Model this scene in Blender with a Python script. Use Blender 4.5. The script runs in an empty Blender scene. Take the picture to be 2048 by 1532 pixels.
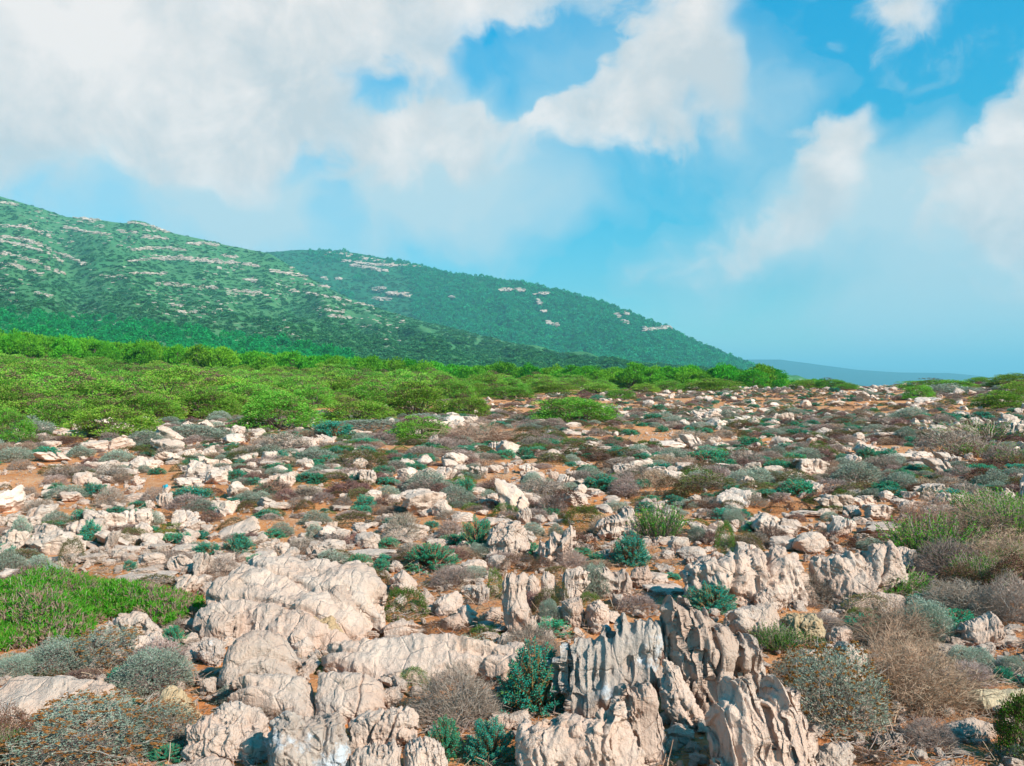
# Limestone garrigue plain with juniper thicket, pine wood and hazy hills - everything is built by this script.
import bpy, math, numpy as np
from mathutils import Vector, Matrix
PI = math.pi
SC = bpy.context.scene
COL = SC.collection
F, HOR, CX, EYE = 1773.0, 755.0, 1024.0, 1.6          # focal length (photo px), horizon row, centre column, eye height (m)

# ------------------------------------------------------------------ noise
_TAB = np.random.default_rng(4).uniform(-1, 1, 65536).astype(np.float32)
def vnoise(P, seed=0):
    """value noise in -1..1"""
    P = np.asarray(P, np.float64); fl = np.floor(P); f = (P - fl).astype(np.float32); i = fl.astype(np.int64)
    u = f * f * f * (f * (f * 6 - 15) + 10); w = 1 - u
    hx = i[..., 0] * 73856093; hy = i[..., 1] * 19349663; hz = i[..., 2] * 83492791 + seed * 7919 * 104729
    X = (hx, hx + 73856093); Y = (hy, hy + 19349663); Z = (hz, hz + 83492791); r = np.float32(0)
    for dx in (0, 1):
        wx = u[..., 0] if dx else w[..., 0]
        for dy in (0, 1):
            wxy = wx * (u[..., 1] if dy else w[..., 1]); xy = X[dx] ^ Y[dy]
            for dz in (0, 1):
                k = xy ^ Z[dz]; k = (k ^ (k >> 15)) & 65535
                r = r + wxy * (u[..., 2] if dz else w[..., 2]) * _TAB[k]
    return r
def fbm(P, seed=0, o=4, g=.5):
    P = np.asarray(P, float); a, s, r = 1.0, 0.0, 0
    for k in range(o):
        r = r + a * vnoise(P * (2.03 ** k) + 17.3 * k, seed + k); s += a; a *= g
    return r / s
def ridge(P, seed=0, o=3):
    P = np.asarray(P, float); a, s, r = 1.0, 0.0, 0
    for k in range(o):
        r = r + a * (1 - 2 * np.abs(vnoise(P * (2.1 ** k) + 9.7 * k, seed + k))); s += a; a *= .5
    return r / s
def chips(P, seed=0):
    """random tilted plane per jittered cell: broken, faceted stone"""
    P = np.asarray(P, float); lo = np.floor(P.min(0)).astype(np.int64) - 1; dim = np.floor(P.max(0)).astype(np.int64) + 2 - lo
    gx, gy, gz = np.meshgrid(*[np.arange(k) for k in dim], indexing='ij'); T = np.random.default_rng(seed + 12345).uniform(-1, 1, (gx.size, 7))
    C = np.stack([gx.ravel(), gy.ravel(), gz.ravel()], 1) + lo + .5 + .36 * T[:, :3]
    i = np.floor(P - .5).astype(np.int64) - lo; best = np.full(len(P), 9.0); out = np.zeros(len(P))
    for dx in (0, 1):
        for dy in (0, 1):
            for dz in (0, 1):
                k = ((i[:, 0] + dx) * dim[1] + i[:, 1] + dy) * dim[2] + i[:, 2] + dz
                q = P - C[k]; d = (q * q).sum(1); m = d < best; best[m] = d[m]; km = k[m]
                out[m] = (q[m] * T[km, 3:6]).sum(1) + .45 * T[km, 6]
    return out
def sstep(a, b, x):
    t = np.clip((x - a) / (b - a), 0, 1); return t * t * (3 - 2 * t)

# ------------------------------------------------------------------ meshes
def make_mesh(name, V, faces, mats=(), midx=None, smooth=False):
    """faces: int array (n,4) or (n,3)."""
    V = np.asarray(V, np.float32); faces = np.asarray(faces, np.int32)
    n, k = faces.shape
    me = bpy.data.meshes.new(name)
    me.vertices.add(len(V)); me.vertices.foreach_set('co', V.ravel())
    me.loops.add(n * k); me.loops.foreach_set('vertex_index', faces.ravel())
    me.polygons.add(n)
    me.polygons.foreach_set('loop_start', np.arange(0, n * k, k, dtype=np.int32))
    me.polygons.foreach_set('loop_total', np.full(n, k, np.int32))
    for m in mats: me.materials.append(m)
    if midx is not None: me.polygons.foreach_set('material_index', np.asarray(midx, np.int32))
    me.polygons.foreach_set('use_smooth', np.full(n, bool(smooth)))
    me.update(calc_edges=True); me.validate()
    return me
class MB:
    def __init__(s): s.V, s.Q, s.M, s.n = [], [], [], 0
    def add(s, V, Q, m=0):
        if len(Q) == 0: return s
        s.V.append(np.asarray(V, float)); s.Q.append(np.asarray(Q) + s.n); s.M.append(np.full(len(Q), m)); s.n += len(V); return s
    def mesh(s, name, mats, smooth=False):
        return make_mesh(name, np.concatenate(s.V), np.concatenate(s.Q), mats, np.concatenate(s.M), smooth)
def norm(v): return v / np.maximum(np.linalg.norm(v, axis=-1, keepdims=True), 1e-9)
def tubes(P, R, sides=3):
    P = np.asarray(P, float); N, K, _ = P.shape
    R = np.broadcast_to(R, (N, K))
    T = norm(np.gradient(P, axis=1)); ref = np.zeros((N, 1, 3)); ref[..., 0] = .37; ref[..., 1] = .93; ref[..., 2] = .11
    A = norm(np.cross(T, np.broadcast_to(ref, T.shape))); B = np.cross(T, A)
    an = np.arange(sides) * 2 * PI / sides
    V = P[:, :, None, :] + R[:, :, None, None] * (A[:, :, None, :] * np.cos(an)[:, None] + B[:, :, None, :] * np.sin(an)[:, None])
    b = (np.arange(N)[:, None, None] * K + np.arange(K - 1)[None, :, None]) * sides
    j = np.arange(sides)[None, None, :]; j2 = (j + 1) % sides
    Q = np.stack([b + j, b + j2, b + sides + j2, b + sides + j], -1).reshape(-1, 4)
    return V.reshape(-1, 3), Q
def leaves(P, D, L, W, rng, fold=.0):
    N = len(P); D = norm(D); S = norm(np.cross(D, rng.normal(size=(N, 3)))); Nn = np.cross(D, S)
    L = np.broadcast_to(L, N)[:, None]; W = np.broadcast_to(W, N)[:, None]
    mid = P + D * L * .5 + Nn * L * fold
    V = np.stack([P, mid + S * W * .5, P + D * L, mid - S * W * .5], 1).reshape(-1, 3)
    return V, np.arange(N * 4).reshape(-1, 4)
def rdir(rng, n, lo=-1.0):
    z = rng.uniform(lo, 1, n); a = rng.uniform(0, 2 * PI, n); r = np.sqrt(1 - z * z)
    return np.stack([r * np.cos(a), r * np.sin(a), z], -1)

def surface_nets(Fv, org, h):
    """Naive surface nets: Fv < 0 inside; returns vertices and quads."""
    nx, ny, nz = Fv.shape; ins = Fv < 0
    c = [ins[i:nx - 1 + i, j:ny - 1 + j, k:nz - 1 + k] for i in (0, 1) for j in (0, 1) for k in (0, 1)]
    cnt = sum(x.astype(np.int8) for x in c); act = (cnt > 0) & (cnt < 8)
    idx = np.argwhere(act); ids = np.full(act.shape, -1, np.int64); ids[act] = np.arange(len(idx))
    off = np.array([(i, j, k) for i in (0, 1) for j in (0, 1) for k in (0, 1)])
    val = np.stack([Fv[idx[:, 0] + o[0], idx[:, 1] + o[1], idx[:, 2] + o[2]] for o in off], 1)
    pos = np.zeros((len(idx), 3)); n = np.zeros(len(idx))
    for a in range(8):
        for b in range(a + 1, 8):
            if np.abs(off[a] - off[b]).sum() != 1: continue
            va, vb = val[:, a], val[:, b]; m = (va < 0) != (vb < 0)
            t = np.where(m, va / np.where(np.abs(va - vb) < 1e-12, 1, va - vb), 0)
            p = off[a] + t[:, None] * (off[b] - off[a]); pos += np.where(m[:, None], p, 0); n += m
    V = org + (idx + pos / np.maximum(n, 1)[:, None]) * h
    Q = []
    for ax in range(3):
        s0 = [slice(None)] * 3; s1 = [slice(None)] * 3; s0[ax] = slice(0, -1); s1[ax] = slice(1, None)
        A, B = ins[tuple(s0)], ins[tuple(s1)]
        u, w = [x for x in range(3) if x != ax]
        e = np.argwhere(A != B); e = e[(e[:, u] > 0) & (e[:, w] > 0) & (e[:, u] < Fv.shape[u] - 1) & (e[:, w] < Fv.shape[w] - 1)]
        if not len(e): continue
        def cell(du, dw):
            q = e.copy(); q[:, u] += du; q[:, w] += dw; return ids[q[:, 0], q[:, 1], q[:, 2]]
        q = np.stack([cell(-1, -1), cell(0, -1), cell(0, 0), cell(-1, 0)], 1)
        flip = A[e[:, 0], e[:, 1], e[:, 2]]
        if ax == 1: flip = ~flip
        q[~flip] = q[~flip][:, ::-1]; Q.append(q)
    return V, np.concatenate(Q)
def poly_sdf(X, Y, poly):
    poly = np.asarray(poly, float); d2 = np.full(X.shape, 1e18); inside = np.zeros(X.shape, bool)
    for (x0, y0), (x1, y1) in zip(poly, np.roll(poly, -1, 0)):
        ex, ey = x1 - x0, y1 - y0; wx, wy = X - x0, Y - y0
        t = np.clip((wx * ex + wy * ey) / max(ex * ex + ey * ey, 1e-12), 0, 1)
        d2 = np.minimum(d2, (wx - t * ex) ** 2 + (wy - t * ey) ** 2)
        c = (y0 <= Y) != (y1 <= Y)
        inside ^= c & (X < x0 + (Y - y0) * ex / (ey if abs(ey) > 1e-12 else 1e-12))
    d = np.sqrt(d2); return np.where(inside, -d, d)
def in_poly(x, y, poly):
    return poly_sdf(np.asarray(x, float), np.asarray(y, float), poly) < 0

# ------------------------------------------------------------------ terrain height
TD = np.array([0, 20, 40, 60, 90, 120, 150, 200, 300, 450, 1200, 40000.])
TU = np.array([-1.5, -.58, -.28, 0, .28, .58, 1.5])
TZ = np.array([[0, .0, .4, 1.2, 2.6, 3.6, 4.4, 6.5, 13, 22, 20, -60],
               [0, .0, .2, .8, 2.0, 2.8, 3.4, 5.0, 10, 18, 20, -60],
               [0, .0, .1, .45, 1.2, 1.2, 1.2, 1.8, 5, 10, 0, -60],
               [0, .0, .0, .1, .5, -.2, -1.2, -1.6, -1, 2, -20, -60],
               [0, .0, .0, .08, .45, -.2, -2.0, -3.4, -6, -9, -45, -60],
               [0, .05, .1, .3, .75, 1.05, .3, -3, -9, -14, -45, -60],
               [0, .1, .2, .4, .8, 1.1, .3, -3, -9, -14, -45, -60]])
def H(x, y):
    x = np.asarray(x, float); y = np.asarray(y, float)
    d = np.hypot(x, y); u = np.where(y > .05, x / np.maximum(y, .05), np.sign(x) * 1.5); u = np.clip(u, -1.5, 1.5)
    du = np.sqrt(np.maximum(d, 0)); td = np.sqrt(TD)
    cols = np.stack([np.interp(du, td, r) for r in TZ], -1)
    k = np.clip(np.searchsorted(TU, u) - 1, 0, len(TU) - 2); t = (u - TU[k]) / (TU[k + 1] - TU[k]); t = t * t * (3 - 2 * t)
    z = np.take_along_axis(cols, k[..., None], -1)[..., 0] * (1 - t) + np.take_along_axis(cols, (k + 1)[..., None], -1)[..., 0] * t
    P = np.stack([x, y, x * 0], -1)
    z = z + .10 * vnoise(P * .31, 5) * sstep(3, 14, d) + .05 * fbm(P * 1.3, 6, 3)
    return z
def G(px, py, hz=0.0):
    """ground point under a photo pixel"""
    u, v = (px - CX) / F, (HOR - py) / F
    ys = np.concatenate([np.arange(2.5, 30, .05), np.arange(30, 260, .5)])
    zr = EYE + v * ys; hz_ = H(u * ys, ys) + hz
    k = np.argmax(zr <= hz_) if np.any(zr <= hz_) else len(ys) - 1
    return np.array([u * ys[k], ys[k], float(H(u * ys[k], ys[k]))])
def proj(p): return CX + F * p[0] / p[1], HOR - F * (p[2] - EYE) / p[1]

# ------------------------------------------------------------------ materials
def new_mat(name):
    m = bpy.data.materials.new(name); m.use_nodes = True; nt = m.node_tree; nt.nodes.clear(); return m, nt
def nd(nt, t, **kw):
    n = nt.nodes.new(t)
    for k, v in kw.items():
        if k.startswith('i_'):
            key = k[2:]; key = int(key) if key.isdigit() else key
            n.inputs[key].default_value = v
        else: setattr(n, k, v)
    return n
def rgba(c): return (c[0], c[1], c[2], 1)
def mixc(nt, fac, a, b, bt='MIX'):
    n = nd(nt, 'ShaderNodeMix', data_type='RGBA', blend_type=bt)
    for k, v in ((0, fac), (6, a), (7, b)):
        if hasattr(v, 'links'): nt.links.new(v, n.inputs[k])
        else: n.inputs[k].default_value = rgba(v) if k else v
    return n.outputs[2]
def ramp(nt, val, stops, interp='LINEAR'):
    n = nd(nt, 'ShaderNodeValToRGB'); r = n.color_ramp; r.interpolation = interp
    while len(r.elements) < len(stops): r.elements.new(.5)
    for e, (p, c) in zip(r.elements, stops):
        e.position = p; e.color = rgba(c) if hasattr(c, '__len__') else (c, c, c, 1)
    nt.links.new(val, n.inputs[0]); return n.outputs[0]
def noise(nt, vec, scale, detail=4, rough=.55, dist=0):
    n = nd(nt, 'ShaderNodeTexNoise'); n.inputs['Scale'].default_value = scale; n.inputs['Detail'].default_value = detail
    n.inputs['Roughness'].default_value = rough; n.inputs['Distortion'].default_value = dist
    if vec is not None: nt.links.new(vec, n.inputs['Vector'])
    return n.outputs[0]
def mth(nt, op, a, b=None):
    n = nd(nt, 'ShaderNodeMath', operation=op)
    for k, v in ((0, a), (1, b)):
        if v is None: continue
        if hasattr(v, 'links'): nt.links.new(v, n.inputs[k])
        else: n.inputs[k].default_value = v
    return n.outputs[0]
def mapped(nt, vec, scale):
    n = nd(nt, 'ShaderNodeMapping'); n.inputs['Scale'].default_value = scale; nt.links.new(vec, n.inputs[0]); return n.outputs[0]
def finish(nt, col, rough=.85, bump=None, dist=.02, strength=.6, spec=.25):
    b = nd(nt, 'ShaderNodeBsdfPrincipled'); b.inputs['Roughness'].default_value = rough
    b.inputs['Specular IOR Level'].default_value = spec
    if hasattr(col, 'links'): nt.links.new(col, b.inputs['Base Color'])
    else: b.inputs['Base Color'].default_value = rgba(col)
    if bump is not None:
        bn = nd(nt, 'ShaderNodeBump'); bn.inputs['Distance'].default_value = dist; bn.inputs['Strength'].default_value = strength
        nt.links.new(bump, bn.inputs['Height']); nt.links.new(bn.outputs[0], b.inputs['Normal'])
    o = nd(nt, 'ShaderNodeOutputMaterial'); nt.links.new(b.outputs[0], o.inputs[0]); return b
def rock_mat(name, pale, pink, stain, stain_amt=.5, lichen=0.0, sc=1.0, bump=.045):
    m, nt = new_mat(name)
    tc = nd(nt, 'ShaderNodeTexCoord').outputs['Object']; oi = nd(nt, 'ShaderNodeObjectInfo')
    off = nd(nt, 'ShaderNodeVectorMath', operation='ADD'); nt.links.new(tc, off.inputs[0])
    rv = nd(nt, 'ShaderNodeCombineXYZ'); r20 = mth(nt, 'MULTIPLY', oi.outputs['Random'], 40)
    nt.links.new(r20, rv.inputs[0]); nt.links.new(r20, rv.inputs[1]); nt.links.new(rv.outputs[0], off.inputs[1]); P = off.outputs[0]
    c = mixc(nt, ramp(nt, noise(nt, P, 3.2 * sc, 5), [(.36, 0), (.66, 1)]), pale, pink)
    st = ramp(nt, noise(nt, P, 1.7 * sc, 6, .62), [(.56, 0), (.72, 1)])
    rr = ramp(nt, oi.outputs['Random'], [(.25, .25), (.95, 1)])
    c = mixc(nt, mth(nt, 'MULTIPLY', mth(nt, 'MULTIPLY', st, rr), stain_amt), c, stain)
    spk = ramp(nt, noise(nt, P, 26 * sc, 5, .7), [(.34, 1), (.44, 0)])
    c = mixc(nt, mth(nt, 'MULTIPLY', spk, .30), c, (pink[0] * .5, pink[1] * .48, pink[2] * .46))
    gw = ramp(nt, noise(nt, P, 2.4 * sc, 6, .65), [(.50, 0), (.66, 1)])
    c = mixc(nt, mth(nt, 'MULTIPLY', gw, .32), c, (pale[0] * .62, pale[1] * .70, pale[2] * .76))
    bl = ramp(nt, noise(nt, P, 11 * sc, 7, .75), [(.60, 0), (.68, 1)])
    c = mixc(nt, mth(nt, 'MULTIPLY', mth(nt, 'MULTIPLY', bl, gw), .5), c, (.13, .115, .10))
    if lichen:
        li = ramp(nt, noise(nt, P, 4.5 * sc, 7, .7), [(.55, 0), (.62, 1)])
        c = mixc(nt, mth(nt, 'MULTIPLY', li, lichen), c, (.62, .64, .66))
    v = nd(nt, 'ShaderNodeHueSaturation'); nt.links.new(c, v.inputs['Color'])
    nt.links.new(ramp(nt, oi.outputs['Random'], [(0, .86), (1, 1.12)]), v.inputs['Value'])
    bm = mth(nt, 'ADD', mth(nt, 'MULTIPLY', noise(nt, mapped(nt, P, (1, 1, .35)), 14 * sc, 8, .66), 1.0),
             mth(nt, 'MULTIPLY', noise(nt, P, 60 * sc, 6, .7), .35))
    vo = nd(nt, 'ShaderNodeTexVoronoi', feature='DISTANCE_TO_EDGE'); vo.inputs['Scale'].default_value = 5 * sc
    nt.links.new(P, vo.inputs['Vector'])
    bm = mth(nt, 'ADD', bm, mth(nt, 'MULTIPLY', ramp(nt, vo.outputs[0], [(0, 0), (.035, 1)]), .18))
    finish(nt, v.outputs[0], .9, bm, bump, .9, .15); return m
def leaf_mat(name, cols, dark=.75, trans=.25, hue=.03, obj=True):
    """leaf colours picked at random per leaf and varied per plant"""
    m, nt = new_mat(name); ge = nd(nt, 'ShaderNodeNewGeometry'); oi = nd(nt, 'ShaderNodeObjectInfo')
    n = len(cols); c = ramp(nt, ge.outputs['Random Per Island'], [((i + .5) / n if n > 1 else .5, x) for i, x in enumerate(cols)])
    v = nd(nt, 'ShaderNodeHueSaturation'); nt.links.new(c, v.inputs['Color'])
    if obj:
        nt.links.new(ramp(nt, oi.outputs['Random'], [(0, dark), (1, 1.25)]), v.inputs['Value'])
        w = nd(nt, 'ShaderNodeTexWhiteNoise', noise_dimensions='1D'); nt.links.new(oi.outputs['Random'], w.inputs['W'])
        nt.links.new(ramp(nt, w.outputs[0], [(0, .5 - hue), (1, .5 + hue)]), v.inputs['Hue'])
    d = nd(nt, 'ShaderNodeBsdfDiffuse'); t = nd(nt, 'ShaderNodeBsdfTranslucent'); mx = nd(nt, 'ShaderNodeMixShader'); mx.inputs[0].default_value = trans
    nt.links.new(v.outputs[0], d.inputs[0]); nt.links.new(v.outputs[0], t.inputs[0])
    nt.links.new(d.outputs[0], mx.inputs[1]); nt.links.new(t.outputs[0], mx.inputs[2])
    o = nd(nt, 'ShaderNodeOutputMaterial'); nt.links.new(mx.outputs[0], o.inputs[0]); return m
M = {}
M['rock'] = rock_mat('limestone', (.62, .46, .365), (.55, .37, .28), (.46, .23, .10), .55)
M['rock_white'] = rock_mat('lichened_limestone', (.57, .455, .375), (.48, .35, .28), (.40, .24, .13), .3, lichen=.85)
M['stone'] = rock_mat('limestone_stone', (.64, .485, .39), (.57, .395, .30), (.52, .27, .12), .5, sc=.4, bump=.03)
M['ochre'] = rock_mat('ochre_limestone', (.56, .43, .28), (.50, .32, .17), (.46, .22, .08), .9)
M['twig'] = leaf_mat('dry_twig', [(.25, .175, .13), (.35, .25, .195), (.29, .205, .17), (.42, .33, .275)], trans=.1, hue=.018)
M['twig_red'] = leaf_mat('reddish_twig', [(.17, .085, .065), (.24, .13, .10), (.20, .10, .09), (.30, .19, .15)], trans=.1, hue=.015)
M['straw'] = leaf_mat('straw', [(.40, .25, .165), (.49, .34, .24), (.34, .205, .135)], trans=.15, hue=.012)
M['silver'] = leaf_mat('silver_leaf', [(.27, .32, .23), (.35, .39, .29), (.23, .29, .21), (.42, .45, .36)], trans=.25, hue=.025, dark=.8)
M['spurge'] = leaf_mat('spurge_leaf', [(.030, .27, .17), (.045, .35, .23), (.024, .22, .15), (.085, .36, .19)], trans=.22, hue=.02, dark=.85)
M['spurge_tip'] = leaf_mat('spurge_tip', [(.12, .30, .08), (.05, .25, .13), (.20, .32, .06)], trans=.25)
M['spurge_old'] = leaf_mat('spurge_old_leaf', [(.30, .13, .06), (.38, .20, .09), (.22, .10, .07)], trans=.2)
M['cushion'] = leaf_mat('cushion_leaf', [(.10, .115, .025), (.13, .10, .04), (.075, .125, .025), (.16, .10, .05), (.19, .115, .07)], trans=.2, hue=.03)
M['cushion_green'] = leaf_mat('green_cushion_leaf', [(.07, .20, .018), (.10, .25, .025), (.055, .15, .018), (.17, .16, .06), (.20, .11, .07)], trans=.25, hue=.02)
M['red_cushion'] = leaf_mat('red_cushion_leaf', [(.14, .06, .035), (.19, .09, .06), (.10, .075, .03), (.23, .12, .09)], trans=.15, hue=.02)
M['flower_head'] = leaf_mat('dry_flower_head', [(.26, .105, .03), (.34, .16, .05), (.20, .08, .025)], trans=.1, hue=.01)
M['juniper'] = leaf_mat('juniper_leaf', [(.165, .39, .036), (.22, .46, .042), (.13, .32, .046), (.26, .49, .055), (.29, .29, .08)], trans=.22, hue=.022, dark=.75)
M['juniper_bare'] = leaf_mat('juniper_brown', [(.17, .115, .07), (.22, .15, .09), (.14, .11, .05)], trans=.1)
M['mat_green'] = leaf_mat('bright_needle', [(.06, .28, .014), (.10, .36, .02), (.05, .22, .018), (.15, .40, .035), (.22, .30, .05)], trans=.22, hue=.012)
M['mat_dry'] = leaf_mat('dry_needle', [(.34, .22, .15), (.42, .29, .21), (.26, .15, .10)], trans=.2, hue=.01)
M['pine'] = leaf_mat('pine_needles', [(.085, .30, .018), (.125, .38, .022), (.062, .23, .022), (.155, .41, .03)], trans=.22, hue=.025, dark=.75)
M['emerald'] = leaf_mat('plantation_needles', [(.016, .28, .06), (.024, .33, .07), (.012, .24, .055)], trans=.35, hue=.01, dark=.92)
M['forest'] = leaf_mat('forest_needles', [(.022, .28, .105), (.034, .34, .125), (.018, .235, .10)], trans=.25, hue=.015, dark=.82)
M['scrub'] = leaf_mat('hill_scrub_leaf', [(.05, .215, .068), (.085, .25, .078), (.04, .18, .065)], trans=.25, hue=.02, dark=.85)
M['bark'] = leaf_mat('bark', [(.16, .12, .09), (.20, .155, .12)], trans=0)
M['brush'] = leaf_mat('bare_branch', [(.36, .31, .29), (.42, .37, .35)], trans=.05, hue=.01)

def link(name, me, loc=(0, 0, 0), rz=0, sc=(1, 1, 1), parent=None, rx=0, ry=0):
    o = bpy.data.objects.new(name, me); COL.objects.link(o)
    o.location = loc; o.rotation_euler = (rx, ry, rz); o.scale = sc
    if parent is not None: o.parent = parent
    return o
def tag(o, label, cat, group=None, kind=None):
    o['label'] = label; o['category'] = cat
    if group: o['group'] = group
    if kind: o['kind'] = kind
    return o

# ------------------------------------------------------------------ rocks
HERO_POLYS = []                                    # photo outlines, so that scattered things keep clear
LAND = []                                          # landmarks for labels: (phrase, px, py)
C1 = (0, 1100, 2.9257); C2 = (600, 1100, 2.9257); C3 = (1000, 1100, 2.9257); C4 = (1400, 1000, 2.88)
C5 = (0, 780, 2.9257); C6 = (600, 780, 2.9257); C7 = (1200, 740, 2.415)
def hero(label, crop, pts, base, tilt=0, yaw=0, T=.5, R=.6, flute=.05, lump=.04, rag=.05, fr=5.0, facets=3, chip=.07, cf=3.2, cracks=(), mat='rock',
         n=100, seed=1, name='rock', land=None, cat='rock', ext=.25, back=0.0, sharp=1.0):
    """rock grown from its outline: a real solid standing at its own distance (lengths T, R, flute.. are shares of its size)"""
    ox, oy, s = crop; px = np.array([(ox + x / s, oy + y / s) for x, y in pts])
    HERO_POLYS.append(px); rng = np.random.default_rng(seed * 7 + 3)
    cx = px[:, 0].mean(); by = oy + base / s
    B = G(cx, min(by, 1640)); B[2] -= .01
    t, w = math.radians(tilt), math.radians(yaw)
    a = np.array([math.cos(w), math.sin(w), 0.0]); nrm = np.array([-math.sin(w), math.cos(w), 0.0])
    b = nrm * math.sin(t) + np.array([0, 0, math.cos(t)]); c = nrm * math.cos(t) - np.array([0, 0, math.sin(t)])
    E = np.array([0, 0, EYE]); dirs = np.stack([(px[:, 0] - CX) / F, np.ones(len(px)), (HOR - px[:, 1]) / F], 1)
    sv = ((B - E) @ c) / (dirs @ c); pw = E + dirs * sv[:, None] - B
    A2 = np.stack([pw @ a, pw @ b], 1)
    lo, hi = A2.min(0), A2.max(0); size = float((hi - lo).max()); mn = float((hi - lo).min())
    T, R, flute, lump, rag = T * mn, R * mn, flute * mn, lump * mn, rag * mn
    lo[1] -= ext * (hi[1] - lo[1]); mg = .12 * size
    h = (size + 2 * mg) / (n * 1.25)
    ga = np.arange(lo[0] - mg, hi[0] + mg, h); gb = np.arange(lo[1] - mg, hi[1] + mg, h); gc = np.arange(-T * 1.35 - mg * .3, T * 1.35 + mg * .3, h)
    XA, XB = np.meshgrid(ga, gb, indexing='ij')
    d2 = np.minimum(poly_sdf(XA, XB, A2), poly_sdf(XA, XB + ext * (hi[1] - lo[1] + 1e-9) * .9, A2))
    if tilt > 40: chip *= .35; flute *= .45; lump *= .8
    P2 = np.stack([XA, XB * .2, XA * 0 + seed], -1) * min(fr, 4) / mn
    rg = 1.6 if tilt < 28 and flute >= .055 * mn else 1
    d2 = d2 - rag * rg * ridge(P2 * 1.9 * rg, seed + 40, 2) * .8 + rag * rg * .5
    q = np.clip(-d2 / R, 0, 1); hh = T * (1 - (1 - q) ** 2) ** (.5 * sharp)
    c0 = back * T * (XB - XB.min()) / mn + .3 * T * fbm(np.stack([XA, XB, XA * 0], -1) * 1.6 / mn, seed + 3, 2)
    CCg = gc[None, None, :] - c0[..., None]
    Fv = np.where(d2[..., None] < 0, np.abs(CCg) - hh[..., None], np.sqrt(np.maximum(d2[..., None], 0) ** 2 + CCg ** 2))
    ctr = (lo + hi) / 2; ex = (hi - lo) / 2
    for k in range(facets):
        v = rng.normal(size=3) * np.array([1, .7, 1.1]); v /= np.linalg.norm(v)
        kk = (abs(v[0]) * ex[0] + abs(v[1]) * ex[1] + abs(v[2]) * T) * rng.uniform(.62, .82)
        Fv = np.maximum(Fv, v[0] * (XA - ctr[0])[..., None] + v[1] * (XB - ctr[1])[..., None] + v[2] * CCg - kk)
    Fv[0], Fv[-1] = 1, 1; Fv[:, 0], Fv[:, -1] = 1, 1; Fv[:, :, 0], Fv[:, :, -1] = 1, 1
    V, Q = surface_nets(Fv, np.array([ga[0], gb[0], gc[0]]), h)
    P = V / mn
    blade = tilt < 28 and flute >= .055 * mn
    wv = P + (.05 if blade else .12) * np.stack([vnoise(P * 3, seed + 7), vnoise(P * 3, seed + 8), vnoise(P * 3, seed + 9)], 1)
    if blade:                                        # solution flutes: sharp upright crests with hollows between, cut into the face
        q1 = wv * np.array([1, .09, .7]) * fr; r1 = 1 - np.abs(vnoise(q1, seed + 20)) * 1.6; r2 = 1 - np.abs(vnoise(q1 * np.array([2.2, 3.0, 2.2]) + 5, seed + 21)) * 1.6; r3 = 1 - np.abs(vnoise(q1 * np.array([4, 9, 4]) + 9, seed + 22)) * 1.6
        dsp = flute * (1.5 * (1 - np.maximum(r1, 0) ** 1.6) + .55 * (1 - np.maximum(r2, -.2)) + .10 * (1 - r3)) * .42 - flute * .2
        dsp += lump * .8 * fbm(wv * np.array([2.6, 1.3, 2.6]), seed + 30, 3)
        pit = vnoise(P * 7, seed + 33) ; dsp += lump * 1.0 * np.clip(pit - .45, 0, 1) * 2
        chip *= .45
    else:
        dsp = flute * np.maximum(ridge(wv * np.array([1, .25, .8]) * fr, seed + 20, 3), -.7) * (-1.0 if tilt < 40 else .8)
        dsp += lump * fbm(wv * 2.6, seed + 30, 4) * 1.8 + lump * .5 * np.abs(fbm(P * 9, seed + 31, 3))
    dsp += mn * chip * chips(wv * np.array([1, .3 if blade else .7, 1]) * cf, seed * 13 + 60) + mn * chip * .4 * chips(wv * np.array([1, .3 if blade else .7, 1]) * cf * 2.7, seed * 13 + 70)
    for (k0, ang, wd, dep) in cracks:                # cracks across the outline plane
        ca, sa = math.cos(math.radians(ang)), math.sin(math.radians(ang))
        dist = (P[:, 0] - ctr[0] / mn) * ca + (P[:, 1] - ctr[1] / mn) * sa - k0 + .05 * vnoise(P * 4, seed + 50)
        dsp += mn * dep * np.exp(-(dist / wd) ** 2)
    N = np.zeros_like(V); fn = np.cross(V[Q[:, 2]] - V[Q[:, 0]], V[Q[:, 3]] - V[Q[:, 1]])
    for k in range(4): np.add.at(N, Q[:, k], fn)
    if (N * (V - V.mean(0))).sum() < 0: N = -N; Q = Q[:, ::-1]
    V = V - norm(N) * dsp[:, None]
    W = V[:, :1] * a + V[:, 1:2] * b + V[:, 2:] * c
    o = link(name, make_mesh(name, W, Q, [M[mat]], smooth=True), B); tag(o, label, cat)
    if land: LAND.append((land, cx, px[:, 1].mean()))
    return o

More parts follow.
